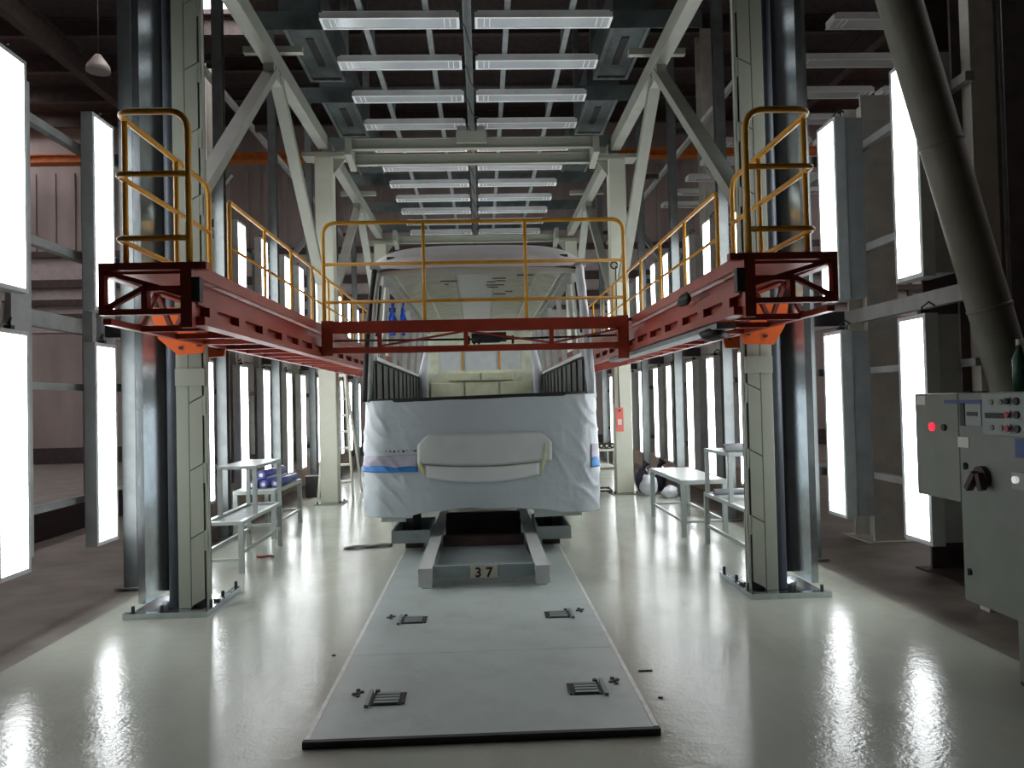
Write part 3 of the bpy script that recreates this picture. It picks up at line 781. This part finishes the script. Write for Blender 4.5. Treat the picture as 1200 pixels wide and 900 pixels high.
# raised centre panel: paper above, white bumper below, curved lower lips
def lip(z0, sag, xc, hwid): return lambda x: z0 - sag * (1 - min(1, ((x - xc) / hwid) ** 2))
def topc(x):
    e = max(0, abs(x - .09) - .58) / .15
    return 1.06 - .12 * min(1, e) ** 2
strip('bonnet_paper', MT['paper'], -.655, .83, lip(.735, .035, .06, .66), topc, .018, .010)
strip('bumper_panel', MT['bumper'], -.565, .68, lip(.60, .085, .06, .66), lip(.725, .035, .06, .66), .022, .002)
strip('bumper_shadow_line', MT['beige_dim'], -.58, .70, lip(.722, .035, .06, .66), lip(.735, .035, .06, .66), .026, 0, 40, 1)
strip('tape_strip', MT['tape_yellow'], .70, .755, lambda x: .56 + (x - .70) * 3.0, lambda x: .60 + (x - .70) * 6.2, .03, .002, 6, 6)
strip('tape_strip', MT['tape_yellow'], -.64, -.575, lambda x: .60 - (x + .575) * 1.5, lambda x: .66 - (x + .575) * 1.9, .03, .002, 6, 6)
strip('headlamp_film', MT['film_violet'], -1.26, -.66, lambda x: .66, lambda x: .86 + .03 * x, .012, .025, 40, 12, .003)
strip('tape_band', MT['tape_blue'], -1.275, -.655, lambda x: .648, lambda x: .695 + .03 * abs(math.sin(x * 7)) * abs(math.cos(x * 3)), .017, .022, 50, 5, .003)
strip('headlamp_film', MT['film_violet'], 1.275, 1.365, lambda x: .70, lambda x: .90, .012, .02, 14, 10, .003)
strip('tape_band', MT['tape_blue'], 1.27, 1.37, lambda x: .64, lambda x: .74 + .02 * math.sin(x * 30), .017, .02, 14, 5, .003)
strip('lower_apron', MT['slab'], -1.09, -.80, lambda x: .095, lambda x: .28, -.05, 0, 12, 2)
strip('lower_apron', MT['slab'], .62, 1.17, lambda x: .11, lambda x: .28, -.05, 0, 12, 2)
b = MB()
for k in range(8):
    x = -1.0 + k * .045 + random.uniform(-.01, .01)
    b.box(x, x + random.uniform(.012, .035), 8.765, 8.775, .875 + random.uniform(-.008, .008), .888)
b.build('black_smudges', MT['dark'], bus)
# chassis under the film, floor and inner side walls
MB().box(BX - 1.2, BX + 1.2, 9.3, YR, .32, .45).build('chassis_floor', MT['dark'], bus)
MB().box(BX - 1.22, BX + 1.22, 9.0, YR, 1.30, 1.36).build('cabin_floor', MT['sidewall'], bus)
MB().box(BX - 1.28, BX - 1.22, 9.15, YR, 1.30, 1.90).build('side_panel', MT['sidewall'], bus)
MB().box(BX + 1.22, BX + 1.28, 9.15, YR, 1.30, 1.90).build('side_panel', MT['sidewall'], bus)
for s in (-1, 1):
    for i in range(14):
        y = 9.3 + i * .62
        MB().box(BX + s * 1.2, BX + s * 1.22, y, y + .03, 1.36, 1.88).build('side_rib', MT['sidewall'], bus)
    MB().box(BX + s * 1.17, BX + s * 1.285, 9.1, YR, 1.90, 1.945).build('window_rail', MT['liner_pale'], bus)
    MB().box(BX + s * 1.10, BX + s * 1.22, 9.0, YR, 2.93, 3.0).build('cant_rail', MT['pillar'], bus)
    # side window pillars
    for i, y in enumerate((9.75, 10.35, 11.7, 13.1, 14.5, 15.9, 17.3)):
        wv = .05 if i < 2 else .07
        MB().bar((BX + s * 1.255, y, 1.94), (BX + s * 1.17, y, 2.95), wv, .05, (0, 1, 0)).build('window_pillar', MT['pillar'], bus)
    # slotted inner post with black gap
    MB().bar((BX + s * 1.235, 9.42, 1.94), (BX + s * 1.14, 9.42, 2.93), .05, .035, (0, 1, 0)).build('window_pillar', MT['liner_pale'], bus)
    MB().bar((BX + s * 1.215, 9.40, 2.2), (BX + s * 1.155, 9.40, 2.8), .02, .02, (0, 1, 0)).build('pillar_slot', MT['black'], bus)
    # roof coving between ceiling and window rail
    b = MB(); b.prism([(BX + s * 1.10, 9.4, 2.96), (BX + s * .78, 9.4, 3.08), (BX + s * .78, 9.4, 3.11), (BX + s * 1.12, 9.4, 3.0)], (0, YR - 9.4, 0)); b.build('coving_panel', MT['liner'], bus)
    b = MB(); b.box(BX + s * 1.02, BX + s * 1.05, 9.2, YR, 2.965, 2.99); b.build('duct_edge', MT['liner_pale'], bus)
# screen pillars
b = MB(); b.tube([(BX - 1.305, 8.99, 1.43), (BX - 1.275, 9.01, 2.0), (BX - 1.215, 9.03, 2.6), (BX - 1.165, 9.04, 2.95)], .035, 10); b.build('screen_pillar', MT['dark'], bus)
b = MB(); b.tube([(BX - 1.25, 8.98, 1.43), (BX - 1.225, 9.0, 2.0), (BX - 1.165, 9.02, 2.6), (BX - 1.11, 9.03, 2.95)], .028, 10); b.build('screen_pillar', MT['pillar'], bus)
def fpil(u, v):
    z = 1.42 + 1.53 * v; a = u * PI
    xc = 1.27 - .115 * v ** 1.3
    r = .05 + .012 * mnoise.noise(Vector((u * 4, v * 9, 0)))
    return (BX + xc - r * math.cos(a), 9.03 - r * 1.2 * math.sin(a), z)
MB().grid(fpil, 14, 40).build('filmed_screen_pillar', MT['film'], bus, solid=.003)
# strip along the lower screen edge
b = MB(); b.tube([(BX - 1.25, 8.94, 1.435), (BX - .9, 8.80, 1.437), (BX, 8.765, 1.453), (BX + .9, 8.80, 1.468), (BX + 1.2, 8.92, 1.475)], .022, 8); b.build('screen_seal', MT['black'], bus)
# dashboard edge
MB().box(BX - 1.15, BX + 1.15, 8.95, 9.35, 1.36, 1.42).build('dash_ledge', MT['sidewall'], bus)
# roof with rounded front cap, one skin from the screen header over the dome
PROF = [(0.0, 2.925), (-.025, 2.955), (-.035, 3.0), (-.02, 3.045), (.03, 3.09), (.12, 3.15), (.28, 3.21), (.55, 3.265), (1.0, 3.29), (2.0, 3.30), (YR - 8.9, 3.30)]
def roof_fn(u, v):
    q = v * (len(PROF) - 1); i = min(int(q), len(PROF) - 2); f = q - i
    py = PROF[i][0] * (1 - f) + PROF[i + 1][0] * f; pz = PROF[i][1] * (1 - f) + PROF[i + 1][1] * f
    x = math.sin((u * 2 - 1) * PI / 2) if True else 0
    x = x * .999
    crown = (1 - abs(x) ** 4.5) ** .5
    hw = 1.20 + .035 * min(1, max(0, (pz - 2.93) / .06)) * (1 if py < .5 else 1)
    z = 2.915 + (pz - 2.915) * (.12 + .88 * crown)
    return (BX + x * hw, 8.90 + py + .12 * x * x + .10 * abs(x) ** 8 * (1 - min(1, py / 3)), z)
MB().grid(roof_fn, 56, 60).build('roof', MT['bus_roof'], bus, solid=.02)
b = MB(); b.tube([(BX - 1.17, 9.02, 2.90), (BX - 1.0, 8.99, 2.922), (BX - .5, 8.92, 2.93), (BX, 8.90, 2.93), (BX + .5, 8.92, 2.93), (BX + 1.0, 8.99, 2.922), (BX + 1.17, 9.02, 2.90)], .012, 8); b.build('screen_top_seal', MT['dark'], bus)
for x in (-.98, .98): MB().box(BX + x - .045, BX + x + .045, 8.97, 9.02, 3.03, 3.06).build('marker_lamp_hole', MT['dark'], bus)
MB().box(BX - 1.12, BX + 1.12, 9.05, 9.1, 2.86, 2.98).build('header_panel', MT['liner_pale'], bus)
# ceiling lining
for i in range(8):
    ya = 9.1 + i * 1.09
    for xa, xb_, mt in ((-.78, -.32, 'liner'), (-.315, .22, 'liner_pale'), (.225, .78, 'liner')):
        MB().box(BX + xa, BX + xb_ - .005, ya, ya + 1.08, 3.11 + (.012 if mt == 'liner_pale' else 0), 3.14).build('ceiling_panel', MT[mt], bus)
for i in range(16):
    x = random.uniform(-.7, .7); y = random.uniform(9.4, 13.5); l = random.uniform(.05, .3)
    MB().box(BX + x, BX + x + l, y, y + .03, 3.10, 3.109).build('wiring_slot', MT['dark'], bus)
# rear bulkhead: upper lining with vents, rear window, cream blocks
MB().box(BX - 1.15, BX + 1.15, 17.5, 17.54, 2.62, 3.11).build('rear_header', MT['liner'], bus)
for x, wv in ((-.8, .2), (.02, .36), (.78, .2)): MB().box(BX + x - wv / 2, BX + x + wv / 2, 17.49, 17.5, 2.98, 3.09).build('vent_grille', MT['galv_dull'], bus)
MB().box(BX - .9, BX + .9, 17.7, 17.72, 2.1, 2.62).build('rear_window_film', MT['haze'], bus)
MB().box(BX - 1.15, BX - .9, 17.5, 17.54, 1.36, 2.62).build('rear_side_lining', MT['liner'], bus)
MB().box(BX + .9, BX + 1.15, 17.5, 17.54, 1.36, 2.62).build('rear_side_lining', MT['liner'], bus)
for x in (-.4, .42): MB().box(BX + x - .02, BX + x + .02, 17.66, 17.69, 2.1, 2.62).build('window_divider', MT['yellow'], bus)
MB().box(BX - .9, BX + .9, 17.52, 17.7, 1.36, 2.1).build('rear_bulkhead', MT['liner'], bus)
for row, (za, zb, xs) in enumerate(((1.50, 1.84, (-1.12, -.36, .4, 1.14)), (1.86, 2.06, (-.72, .0, .72)))):
    for xa, xb_ in zip(xs[:-1], xs[1:]):
        MB().box(BX + xa + .015, BX + xb_ - .015, 17.40, 17.52, za + .012, zb - .012).build('foam_block', MT['foam'], bus, bev=.012)
# hung wrapped seat rolls at the sides of the rear
for s in (-1, 1):
    b = MB(); b.tube([(BX + s * 1.08, 15.2, 1.4), (BX + s * 1.1, 15.2, 1.9), (BX + s * 1.02, 15.2, 2.4)], [.06, .1, .05], 12); b.build('wrapped_bundle', MT['haze'], bus)
t = thing('blue_cloth', 'pair of bright blue cloths hanging inside the bus by the left windows', 'cloth', (-1.03, 9.9, 2.5))
for dx, w_, z1 in ((0, .09, 2.70), (.14, .06, 2.72)):
    def cf(u, v, dx=dx, w_=w_, z1=z1):
        return (-1.06 + dx + (u - .5) * w_ * (1 - .5 * v) + .015 * math.sin(v * 9 + u * 4), 10.25 + .02 * math.sin(u * 9), 2.28 + (z1 - 2.28) * v)
    MB().grid(cf, 8, 14).build('cloth_strip', MT['blue'], t, solid=.01)
MB().box(-1.13, -.88, 10.24, 10.26, 2.70, 2.72).build('hanging_bar', MT['dark'], t)

# ------------------------------------------------------------------ trolley under the bus
FRAME[0] = HALL
t = thing('bus_trolley', 'grey steel trolley numbered 37 carrying the bus on the floor plate', 'trolley', (.06, 6, .03))
for xa, xb_ in ((-.425, -.325), (.435, .54)):
    MB().box(xa, xb_, 5.86, 11.5, .17, .19).build('rail_flange', MT['trolley_white'], t)
    MB().box(xa + .03, xb_ - .03, 5.92, 11.5, .06, .17).build('rail_web', MT['trolley'], t)
for xa in (-.41, .445):
    MB().box(xa, xa + .08, 5.92, 6.0, .034, .17).build('corner_leg', MT['trolley_white'], t)
    MB().box(xa + .005, xa + .075, 5.925, 5.995, .03, .045).build('leg_pad', MT['black'], t)
MB().box(-.325, .435, 5.95, 5.985, .095, .185).build('front_plate', MT['trolley'], t)
MB().box(-.33, .445, 5.99, 6.0, .034, .095).build('lower_panel', MT['trolley_white'], t)
MB().box(-.325, .435, 6.1, 7.9, .06, .075).build('tray_floor', MT['trolley'], t)
MB().box(-.32, .43, 7.35, 7.5, .075, .16).build('cross_pad', MT['rust'], t)
MB().box(-.32, .43, 7.96, 8.02, .034, .215).build('added_dark_panel', MT['rust'], t)  # added dark panel, hides the bright floor seen under the bus
for xa, xb_ in ((-.425, -.325), (.435, .54)): MB().box(xa, xb_, 5.845, 5.86, .06, .19).build('rail_end_cap', MT['trolley_white'], t)
MB().box(-.31, .42, 7.9, 8.05, .22, .295).build('jack_beam', MT['black'], t)
pl = MB().box(-.045, .155, 5.944, 5.95, .09, .182).build('number_plate', MT['plaque'], t)
for ch, x in (('3', -.012), ('7', .07)):
    cu = bpy.data.curves.new('numeral', 'FONT'); cu.body = ch; cu.size = .12; cu.extrude = .0015; cu.offset = .004
    o = bpy.data.objects.new('numeral', cu); COL.objects.link(o); o.parent = pl
    o.location = W3((x, 5.9435, .099)) - WORLD_LOC[t.name]; o.rotation_euler = (PI / 2, 0, 0)
    cu.materials.append(MT['black'])
    bpy.context.view_layer.update()
    me = bpy.data.meshes.new_from_object(o.evaluated_get(bpy.context.evaluated_depsgraph_get()))
    n = bpy.data.objects.new('numeral', me); COL.objects.link(n); n.parent = pl; n.location = o.location; n.rotation_euler = o.rotation_euler
    if not me.materials: me.materials.append(MT['black'])
    bpy.data.objects.remove(o); n.name = 'numeral'
for xa, xb_ in ((-.78, -.43), (.545, .86)):
    b = MB(); y0, y1 = 7.28, 8.1
    b.box(xa, xb_, y0, y0 + .02, .13, .245); b.box(xa, xb_, y1 - .02, y1, .13, .245)
    b.box(xa, xa + .02, y0 + .02, y1 - .02, .13, .245); b.box(xb_ - .02, xb_, y0 + .02, y1 - .02, .13, .245)
    b.box(xa + .02, xb_ - .02, y0 + .02, y1 - .02, .13, .145)
    arm = b.build('outrigger_tray', MT['trolley'], t)
    xm = (xa + xb_) / 2
    MB().box(xm - .06, xm + .06, y0 + .28, y0 + .42, .145, .150).build('tray_hole_patch', MT['sticker'], arm)
    MB().box(xm - .04, xm + .04, y0 + .68, y0 + .76, .145, .315).build('support_block', MT['dark'], arm)
    MB().box(xm - .08, xm + .08, y0 + .3, y0 + .46, .034, .13).build('caster_block', MT['rust'], arm)

# ------------------------------------------------------------------ floor plate
t = thing('floor_plate', 'large grey steel plate laid on the floor in front of the bus with four slots', 'plate', (.04, 3.3, 0))
px0, px1 = -.69, .775
MB().box(px0 + .02, px1 - .02, 3.32, 4.3985, .0, .03).build('plate_sheet', MT['slab'], t)
MB().box(px0 + .02, px1 - .02, 4.4015, 9.4, .0, .03).build('plate_sheet', MT['slab'], t)
MB().box(px0, px0 + .02, 3.32, 9.4, .0, .032).build('edge_angle', MT['edge'], t)
MB().box(px1 - .02, px1, 3.32, 9.4, .0, .032).build('edge_angle', MT['edge'], t)
MB().box(px0 - .005, px1 + .005, 3.295, 3.32, .0, .03).build('front_lip', MT['dark'], t)
for sx, x, y in ((-1, -.40, 3.735), (-1, -.395, 5.07), (1, .53, 3.775), (1, .525, 5.085)):
    b = MB(); b.box(x - .07, x + .07, y - .075, y + .075, .03, .034)
    h = b.build('slot_cover', MT['dark'], t)
    for k in range(4):
        MB().box(x - .055, x + .055, y - .065 + k * .036, y - .065 + k * .036 + .026, .034, .040).build('rib', MT['trolley'], h)
    xf = x + sx * .085
    MB().box(xf - .009, xf + .009, y - .10, y + .10, .03, .045).build('flange_bar', MT['trolley'], h)
    MB().box(xf - sx * .03 - .01, xf - sx * .03 + .01, y + .07, y + .095, .03, .045).build('hinge', MT['black'], h)
    MB().box(x - sx * .078 - .006, x - sx * .078 + .006, y - .07, y + .07, .03, .036).build('end_gap', MT['black'], h)
    xc, yc = x + sx * .15, y + .09
    for q, (dx, dy) in enumerate(((.017, .012), (-.017, -.012), (-.004, .036), (.004, -.036))):
        MB().cyl((xc + dx, yc + dy, .03), (xc + dx, yc + dy, .036), .011, 8).build('cross_mark', MT['black'], h)
    MB().cyl((xc, yc, .03), (xc, yc, .036), .012, 8).build('cross_mark', MT['black'], h)

# ------------------------------------------------------------------ benches and step stands
def step_stand(name, x0, x1, y0, y1, zl, yu0, yu1, zu, label):
    t = thing(name, label, 'step stand', ((x0 + x1) / 2, y0, 0))
    r = .02
    for x in (x0 + r, x1 - r):
        for y in (y0 + r, y1 - r):
            MB().box(x - r, x + r, y - r, y + r, 0, zl - .03).build('leg', MT['white'], t)
        for y in (yu0 + r, yu1 - r):
            MB().box(x - r * .9, x + r * .9, y - r * .9, y + r * .9, zl, zu - .03).build('upright', MT['white'], t)
    b = MB(); b.box(x0, x1, y0, y0 + .04, zl - .03, zl); b.box(x0, x1, y1 - .04, y1, zl - .03, zl); b.box(x0, x0 + .04, y0 + .04, y1 - .04, zl - .03, zl); b.box(x1 - .04, x1, y0 + .04, y1 - .04, zl - .03, zl)
    b.build('step_frame', MT['white'], t)
    MB().box(x0 + .04, x1 - .04, y0 + .04, y1 - .04, zl - .03, zl - .022).build('step_tray', MT['galv_dull'], t)
    MB().box(x0, x1, yu0, yu1, zu - .03, zu).build('top_shelf', MT['white'], t, bev=.004)
    for x in (x0 + r, x1 - r): MB().box(x - .012, x + .012, y0 + .04, y1 - .04, .16, .19).build('stretcher', MT['white'], t)
    MB().box(x0 + .04, x1 - .04, y0 + r - .012, y0 + r + .012, .10, .125).build('stretcher', MT['white'], t)
    return t
def table(name, x0, x1, y0, y1, z, label):
    t = thing(name, label, 'table', ((x0 + x1) / 2, y0, 0)); r = .022
    MB().box(x0, x1, y0, y1, z - .045, z).build('tabletop', MT['white'], t, bev=.004)
    for x in (x0 + r, x1 - r):
        for y in (y0 + r, y1 - r): MB().box(x - r, x + r, y - r, y + r, 0, z - .045).build('leg', MT['white'], t)
        MB().box(x - .012, x + .012, y0 + .044, y1 - .044, .14, .165).build('stretcher', MT['white'], t)
    for y in (y0 + r, y1 - r): MB().box(x0 + .044, x1 - .044, y - .012, y + .012, .14, .165).build('stretcher', MT['white'], t)
    return t
step_stand('step_stand', -2.32, -1.97, 6.8, 8.12, .44, 7.22, 8.12, .875, 'white metal two-level step stand beside the left mast')
step_stand('step_stand', 2.17, 2.62, 6.34, 7.55, .485, 6.75, 7.5, .91, 'white metal two-level step stand beside the right mast')
table('work_table', -2.58, -2.14, 8.5, 9.75, .52, 'low white table with blue rolls on it behind the left step stand')
table('work_table', 2.04, 2.50, 7.88, 9.36, .57, 'white low table with a shiny top in front of the right panels')
for i, (x, z, lab) in enumerate(((-2.42, .52 + .045, 'dark blue plastic roll on the left table, next to the light panels'), (-2.31, .52 + .045, 'dark blue plastic roll in the middle of the left table'), (-2.20, .52 + .045, 'dark blue plastic roll nearest the bus on the left table'), (-2.365, .52 + .135, 'dark blue plastic roll lying on top of two others on the left table'))):
    y0, y1 = 8.62 + .06 * i, 9.5 + .05 * i
    b = MB(); b.cyl((x, y0, z), (x + .02, y1, z), .044, 14); o = b.build('plastic_roll', MT['roll_blue'])
    MB().cyl((x, y0 - .004, z), (x, y0 + .01, z), .022, 10).build('core', MT['sticker'], o)
    tag(o, lab, 'roll', 'rolls on the left table')
o = MB().cyl((2.2, 6.95, .91 + .036), (2.58, 6.95, .91 + .036), .036, 16).build('paper_roll', MT['paper_roll'])
MB().cyl((2.197, 6.95, .946), (2.21, 6.95, .946), .022, 12).build('core', MT['dark'], o)
tag(o, 'grey paper roll lying on top of the right step stand', 'roll')
o = MB().cyl((2.2, 7.3, .485 + .03), (2.58, 7.3, .485 + .03), .03, 14).build('paper_roll', MT['paper_roll'])
MB().cyl((2.197, 7.3, .515), (2.21, 7.3, .515), .018, 10).build('core', MT['dark'], o)
tag(o, 'pale paper roll on the lower step of the right step stand', 'roll')

# ------------------------------------------------------------------ ladder, bags, boxes, bits on the floor
t = thing('step_ladder', 'aluminium step ladder standing behind the left gantry column', 'ladder', (-2.2, 12.4, 0))
for s, y in ((0, 12.05), (1, 12.95)):
    yt = 12.5
    fx0, fx1, tx0, tx1 = -2.42, -1.90, -2.33, -2.06
    MB().bar((fx0, y, 0), (tx0, yt - .03 + .06 * s, 1.85), .03, .06, (0, 1, 0)).build('stile', MT['alu'], t)
    MB().bar((fx1, y, 0), (tx1, yt - .03 + .06 * s, 1.85), .03, .06, (0, 1, 0)).build('stile', MT['alu'], t)
    if s == 0:
        for k in range(6):
            f = (k + 1) / 7.4; z = 1.85 * f; yy = y + (yt - y) * f
            MB().box(fx0 + (tx0 - fx0) * f, fx1 + (tx1 - fx1) * f, yy - .04, yy + .04, z - .02, z + .01).build('tread', MT['alu'], t)
MB().box(-2.35, -2.04, 12.42, 12.6, 1.85, 1.89).build('top_cap', MT['alu'], t)
o = MB().box(-2.66, -2.44, 12.3, 12.55, 0, .3).build('box', MT['dark'], None, bev=.01); MB().box(-2.67, -2.43, 12.29, 12.56, .3, .32).build('lid', MT['dark'], o)
o.name = 'storage_box'; tag(o, 'small dark box on the floor beside the left gantry column', 'box')
def bag(name, c, rx, ry, rz, mt, label, seed, neck=True):
    t = thing(name, label, 'bag', (c[0], c[1], 0))
    MB().ball((c[0], c[1], rz * .93), rx, ry, rz, 20, 14, .35, seed).build('sack', mt, t)
    if neck: MB().tube([(c[0], c[1], rz * 1.7), (c[0] + .02, c[1], rz * 2.0), (c[0] + .06, c[1], rz * 2.3)], [.05, .03, .07], 10).build('tied_neck', mt, t)
bag('plastic_bag', (2.44, 11.35), .12, .11, .15, MT['bag'], 'white plastic bag standing on the floor by the right gantry column', 2)
bag('plastic_bag', (2.66, 11.02), .11, .09, .085, MT['bag'], 'smaller slumped white plastic bag beside the taller white one', 5, False)
bag('plastic_bag', (2.46, 11.9), .13, .12, .19, MT['bag_dark'], 'dark plastic bag behind the white bag, nearest the column', 8)
bag('plastic_bag', (2.70, 11.85), .10, .11, .20, MT['bag_dark'], 'dark plastic bag behind the white bags, nearest the table', 11)
t = thing('cart', 'cart of dark wheels far back on the right of the bus', 'cart', (2.6, 16.0, 0))
MB().box(2.28, 2.70, 15.8, 16.6, .36, .40).build('shelf', MT['alu'], t)
MB().box(2.28, 2.70, 15.8, 16.6, .02, .05).build('shelf', MT['alu'], t)
for x in (2.285, 2.665):
    for y in (15.82, 16.57): MB().box(x, x + .03, y, y + .03, 0, .36).build('leg', MT['alu'], t)
for i in range(4):
    o = MB().cyl((2.335 + i * .11, 15.9, .46), (2.335 + i * .11, 16.2, .46), .055, 14).build('wheel', MT['black'], None)
    MB().cyl((2.335 + i * .11, 15.885, .46), (2.335 + i * .11, 15.9, .46), .02, 10).build('hub', MT['tape_yellow'], o)
    tag(o, 'small black yellow-hubbed wheel on the far cart, %s from the bus' % ORD[i], 'wheel', 'wheels on the far cart')
t = thing('cable_coil', 'black cable coil on the floor beside the right gantry column', 'cable', (1.85, 11.75, 0))
MB().tube([(1.86 + .09 * math.cos(a * .4), 11.75 + .12 * math.sin(a * .4), .015 + .003 * a) for a in range(30)], .012, 6).build('coil', MT['black'], t)
t = thing('dark_floor_sheet', 'thin dark sheet on the floor left of the bus front', 'scrap', (-1.15, 7.9, 0))
MB().grid(lambda u, v: (-1.30 + .45 * u, 7.75 + .14 * v + .1 * u, .006 + .01 * abs(math.sin(u * 6 + v * 3))), 16, 4).build('sheet', MT['dark'], t, solid=.004)  # thin dark rippled sheet just above the floor
for i, (x, y) in enumerate(((.84, 4.07), (.86, 3.7), (-.8, 4.5))):
    o = MB().box(x, x + (.07 if i == 0 else .02), y, y + .012, 0, .006).build('debris_chip', MT['dark']); tag(o, ('black sliver on the floor right of the floor plate', 'tiny dark chip near the right front corner of the plate', 'tiny dark chip on the floor left of the floor plate')[i], 'debris')
o = MB().tube([(-2.05, 7.5, .012), (-2.0, 7.45, .014), (-1.94, 7.52, .013), (-1.9, 7.48, .012)], .012, 8).build('red_rag', MT['red_plastic']); tag(o, 'small red scrap on the floor under the left step stand', 'scrap')
# ------------------------------------------------------------------ control cabinet
t = thing('control_cabinet', 'grey electrical control cabinet with switches standing at the right edge', 'cabinet', (2.6, 3.7, 0))
XF = 2.58
MB().box(XF, 3.05, 2.6, 4.10, .305, 1.388).build('main_body', MT['cab'], t, bev=.006)
MB().box(XF, 2.95, 4.105, 4.52, .812, 1.388).build('side_box', MT['cab'], t, bev=.006)
MB().box(XF - .022, XF, 2.75, 3.868, 1.178, 1.384).build('operator_panel', MT['cab_panel'], t, bev=.004)
op = t.children[-1]
for y in (2.7, 3.70):
    MB().box(XF + .01, XF + .06, y - .06, y, .02, .305).build('stand_leg', MT['cab'], t)
    MB().box(XF + .40, XF + .45, y - .06, y, .02, .305).build('stand_leg', MT['cab'], t)
MB().box(XF + .01, XF + .45, 2.6, 3.70, 0, .02).build('stand_base', MT['dark'], t)
MB().box(XF + .08, XF + .40, 2.7, 3.62, .02, .305).build('plinth', MT['black'], t)
MB().cyl((XF - .012, 4.343, 1.203), (XF, 4.343, 1.203), .022, 16).build('red_indicator', MT['red_lamp'], t)
MB().cyl((XF - .012, 4.228, 1.203), (XF, 4.228, 1.203), .018, 14).build('push_button', MT['black'], t)
MB().box(XF - .006, XF, 4.04, 4.078, 1.217, 1.335).build('black_slot', MT['black'], t)
MB().box(XF - .004, XF, 3.905, 4.035, 1.222, 1.328).build('display_plate', MT['cab_panel'], t)
MB().box(XF - .006, XF - .004, 3.93, 4.02, 1.27, 1.29).build('display_print', MT['dark'], t)
MB().box(XF - .004, XF, 3.90, 4.22, 1.333, 1.352).build('blue_strip', MT['sticker_blue'], t)
MB().box(XF - .004, XF, 4.015, 4.108, 1.103, 1.158).build('white_sticker', MT['sticker'], t)
MB().box(XF - .004, XF, 3.45, 3.657, 1.08, 1.168).build('blue_sticker', MT['sticker_blue'], t)
MB().box(XF - .002, XF, 4.41, 4.50, 1.325, 1.375).build('pale_label', MT['sticker'], t)
for y, z in ((4.05, 1.008), (4.046, .46)):
    lk = MB().cyl((XF - .01, y, z), (XF, y, z), .018, 12).build('door_lock', MT['dark'], t)
    MB().box(XF - .018, XF - .01, y - .006, y + .006, z - .016, z + .016).build('lock_wing', MT['galv_dull'], lk)
sw = MB().cyl((XF - .03, 3.90, .965), (XF, 3.90, .965), .055, 20).build('main_switch', MT['maroon'], t)
MB().bar((XF - .045, 3.90, .985), (XF - .045, 3.965, .90), .03, .035, (1, 0, 0)).build('switch_handle', MT['maroon'], sw)
MB().bar((XF - .045, 3.875, .985), (XF - .045, 3.85, .905), .03, .03, (1, 0, 0)).build('switch_handle', MT['maroon'], sw)
pl = MB().box(XF - .004, XF, 3.60, 3.69, .93, 1.01).build('lamp_plate', MT['cab_panel'], t)
MB().cyl((XF - .02, 3.652, .975), (XF - .004, 3.652, .975), .017, 14).build('white_indicator', MT['lamp_white'], t)
for y, z, mt in ((3.66, 1.345, 'black'), (3.66, 1.281, 'red_plastic'), (3.66, 1.216, 'red_plastic')):
    MB().cyl((XF - .03, y, z), (XF - .022, y, z), .022, 14).build('button_bezel', MT['galv'], op)
    MB().cyl((XF - .042, y, z), (XF - .03, y, z), .015, 12).build('button_cap', MT[mt], op)
    MB().cyl((XF - .032, y - .055, z), (XF - .022, y - .055, z), .018, 12).build('button_cap', MT['dark'], op)
for y, z in ((3.79, 1.341), (3.72, 1.341), (3.79, 1.216), (3.72, 1.216)):
    MB().cyl((XF - .028, y, z), (XF - .022, y, z), .014, 12).build('blank_plug', MT['cab'], op)
MB().box(XF - .026, XF - .022, 3.70, 3.84, 1.262, 1.288).build('black_display', MT['black'], op)
MB().box(XF - .0, XF + .1, 4.00, 4.04, 1.388, 1.395).build('top_clip', MT['dark'], t)
# green bottle-like valve on the column beside the duct
o = thing('spray_bottle', 'dark green bottle with pale cap on top of the control cabinet', 'bottle', (2.75, 3.85, 1.388))
MB().tube([(2.75, 3.85, 1.389), (2.75, 3.85, 1.55), (2.75, 3.85, 1.6), (2.75, 3.85, 1.62)], [.035, .035, .014, .014], 14).build('flask', MT['green'], o)
MB().cyl((2.75, 3.85, 1.62), (2.75, 3.85, 1.65), .016, 10).build('cap', MT['sticker'], o)

# round duct leaning out over the right side
t = thing('round_duct', 'thick grey round duct slanting down behind the control cabinet on the right', 'duct', (3.2, 4.66, 1.4))
def dp(z): return (2.66 + (3.77 - z) * .262, 4.68, z)
MB().tube([dp(z) for z in (5.2, 3.77, 2.6, 1.4, .35)], .122, 24).build('tube', MT['duct'], t)
for z in (4.4, 2.9, 1.9):
    p = Vector(dp(z)); d = (Vector(dp(z - .03)) - p).normalized()
    MB().tube([p - d * .012, p + d * .012], .127, 24).build('seam_collar', MT['duct'], t)
MB().box(2.98 + .5, 3.70 + .02, 4.56, 4.82, -.012, .33).build('duct_boot', MT['duct'], t)
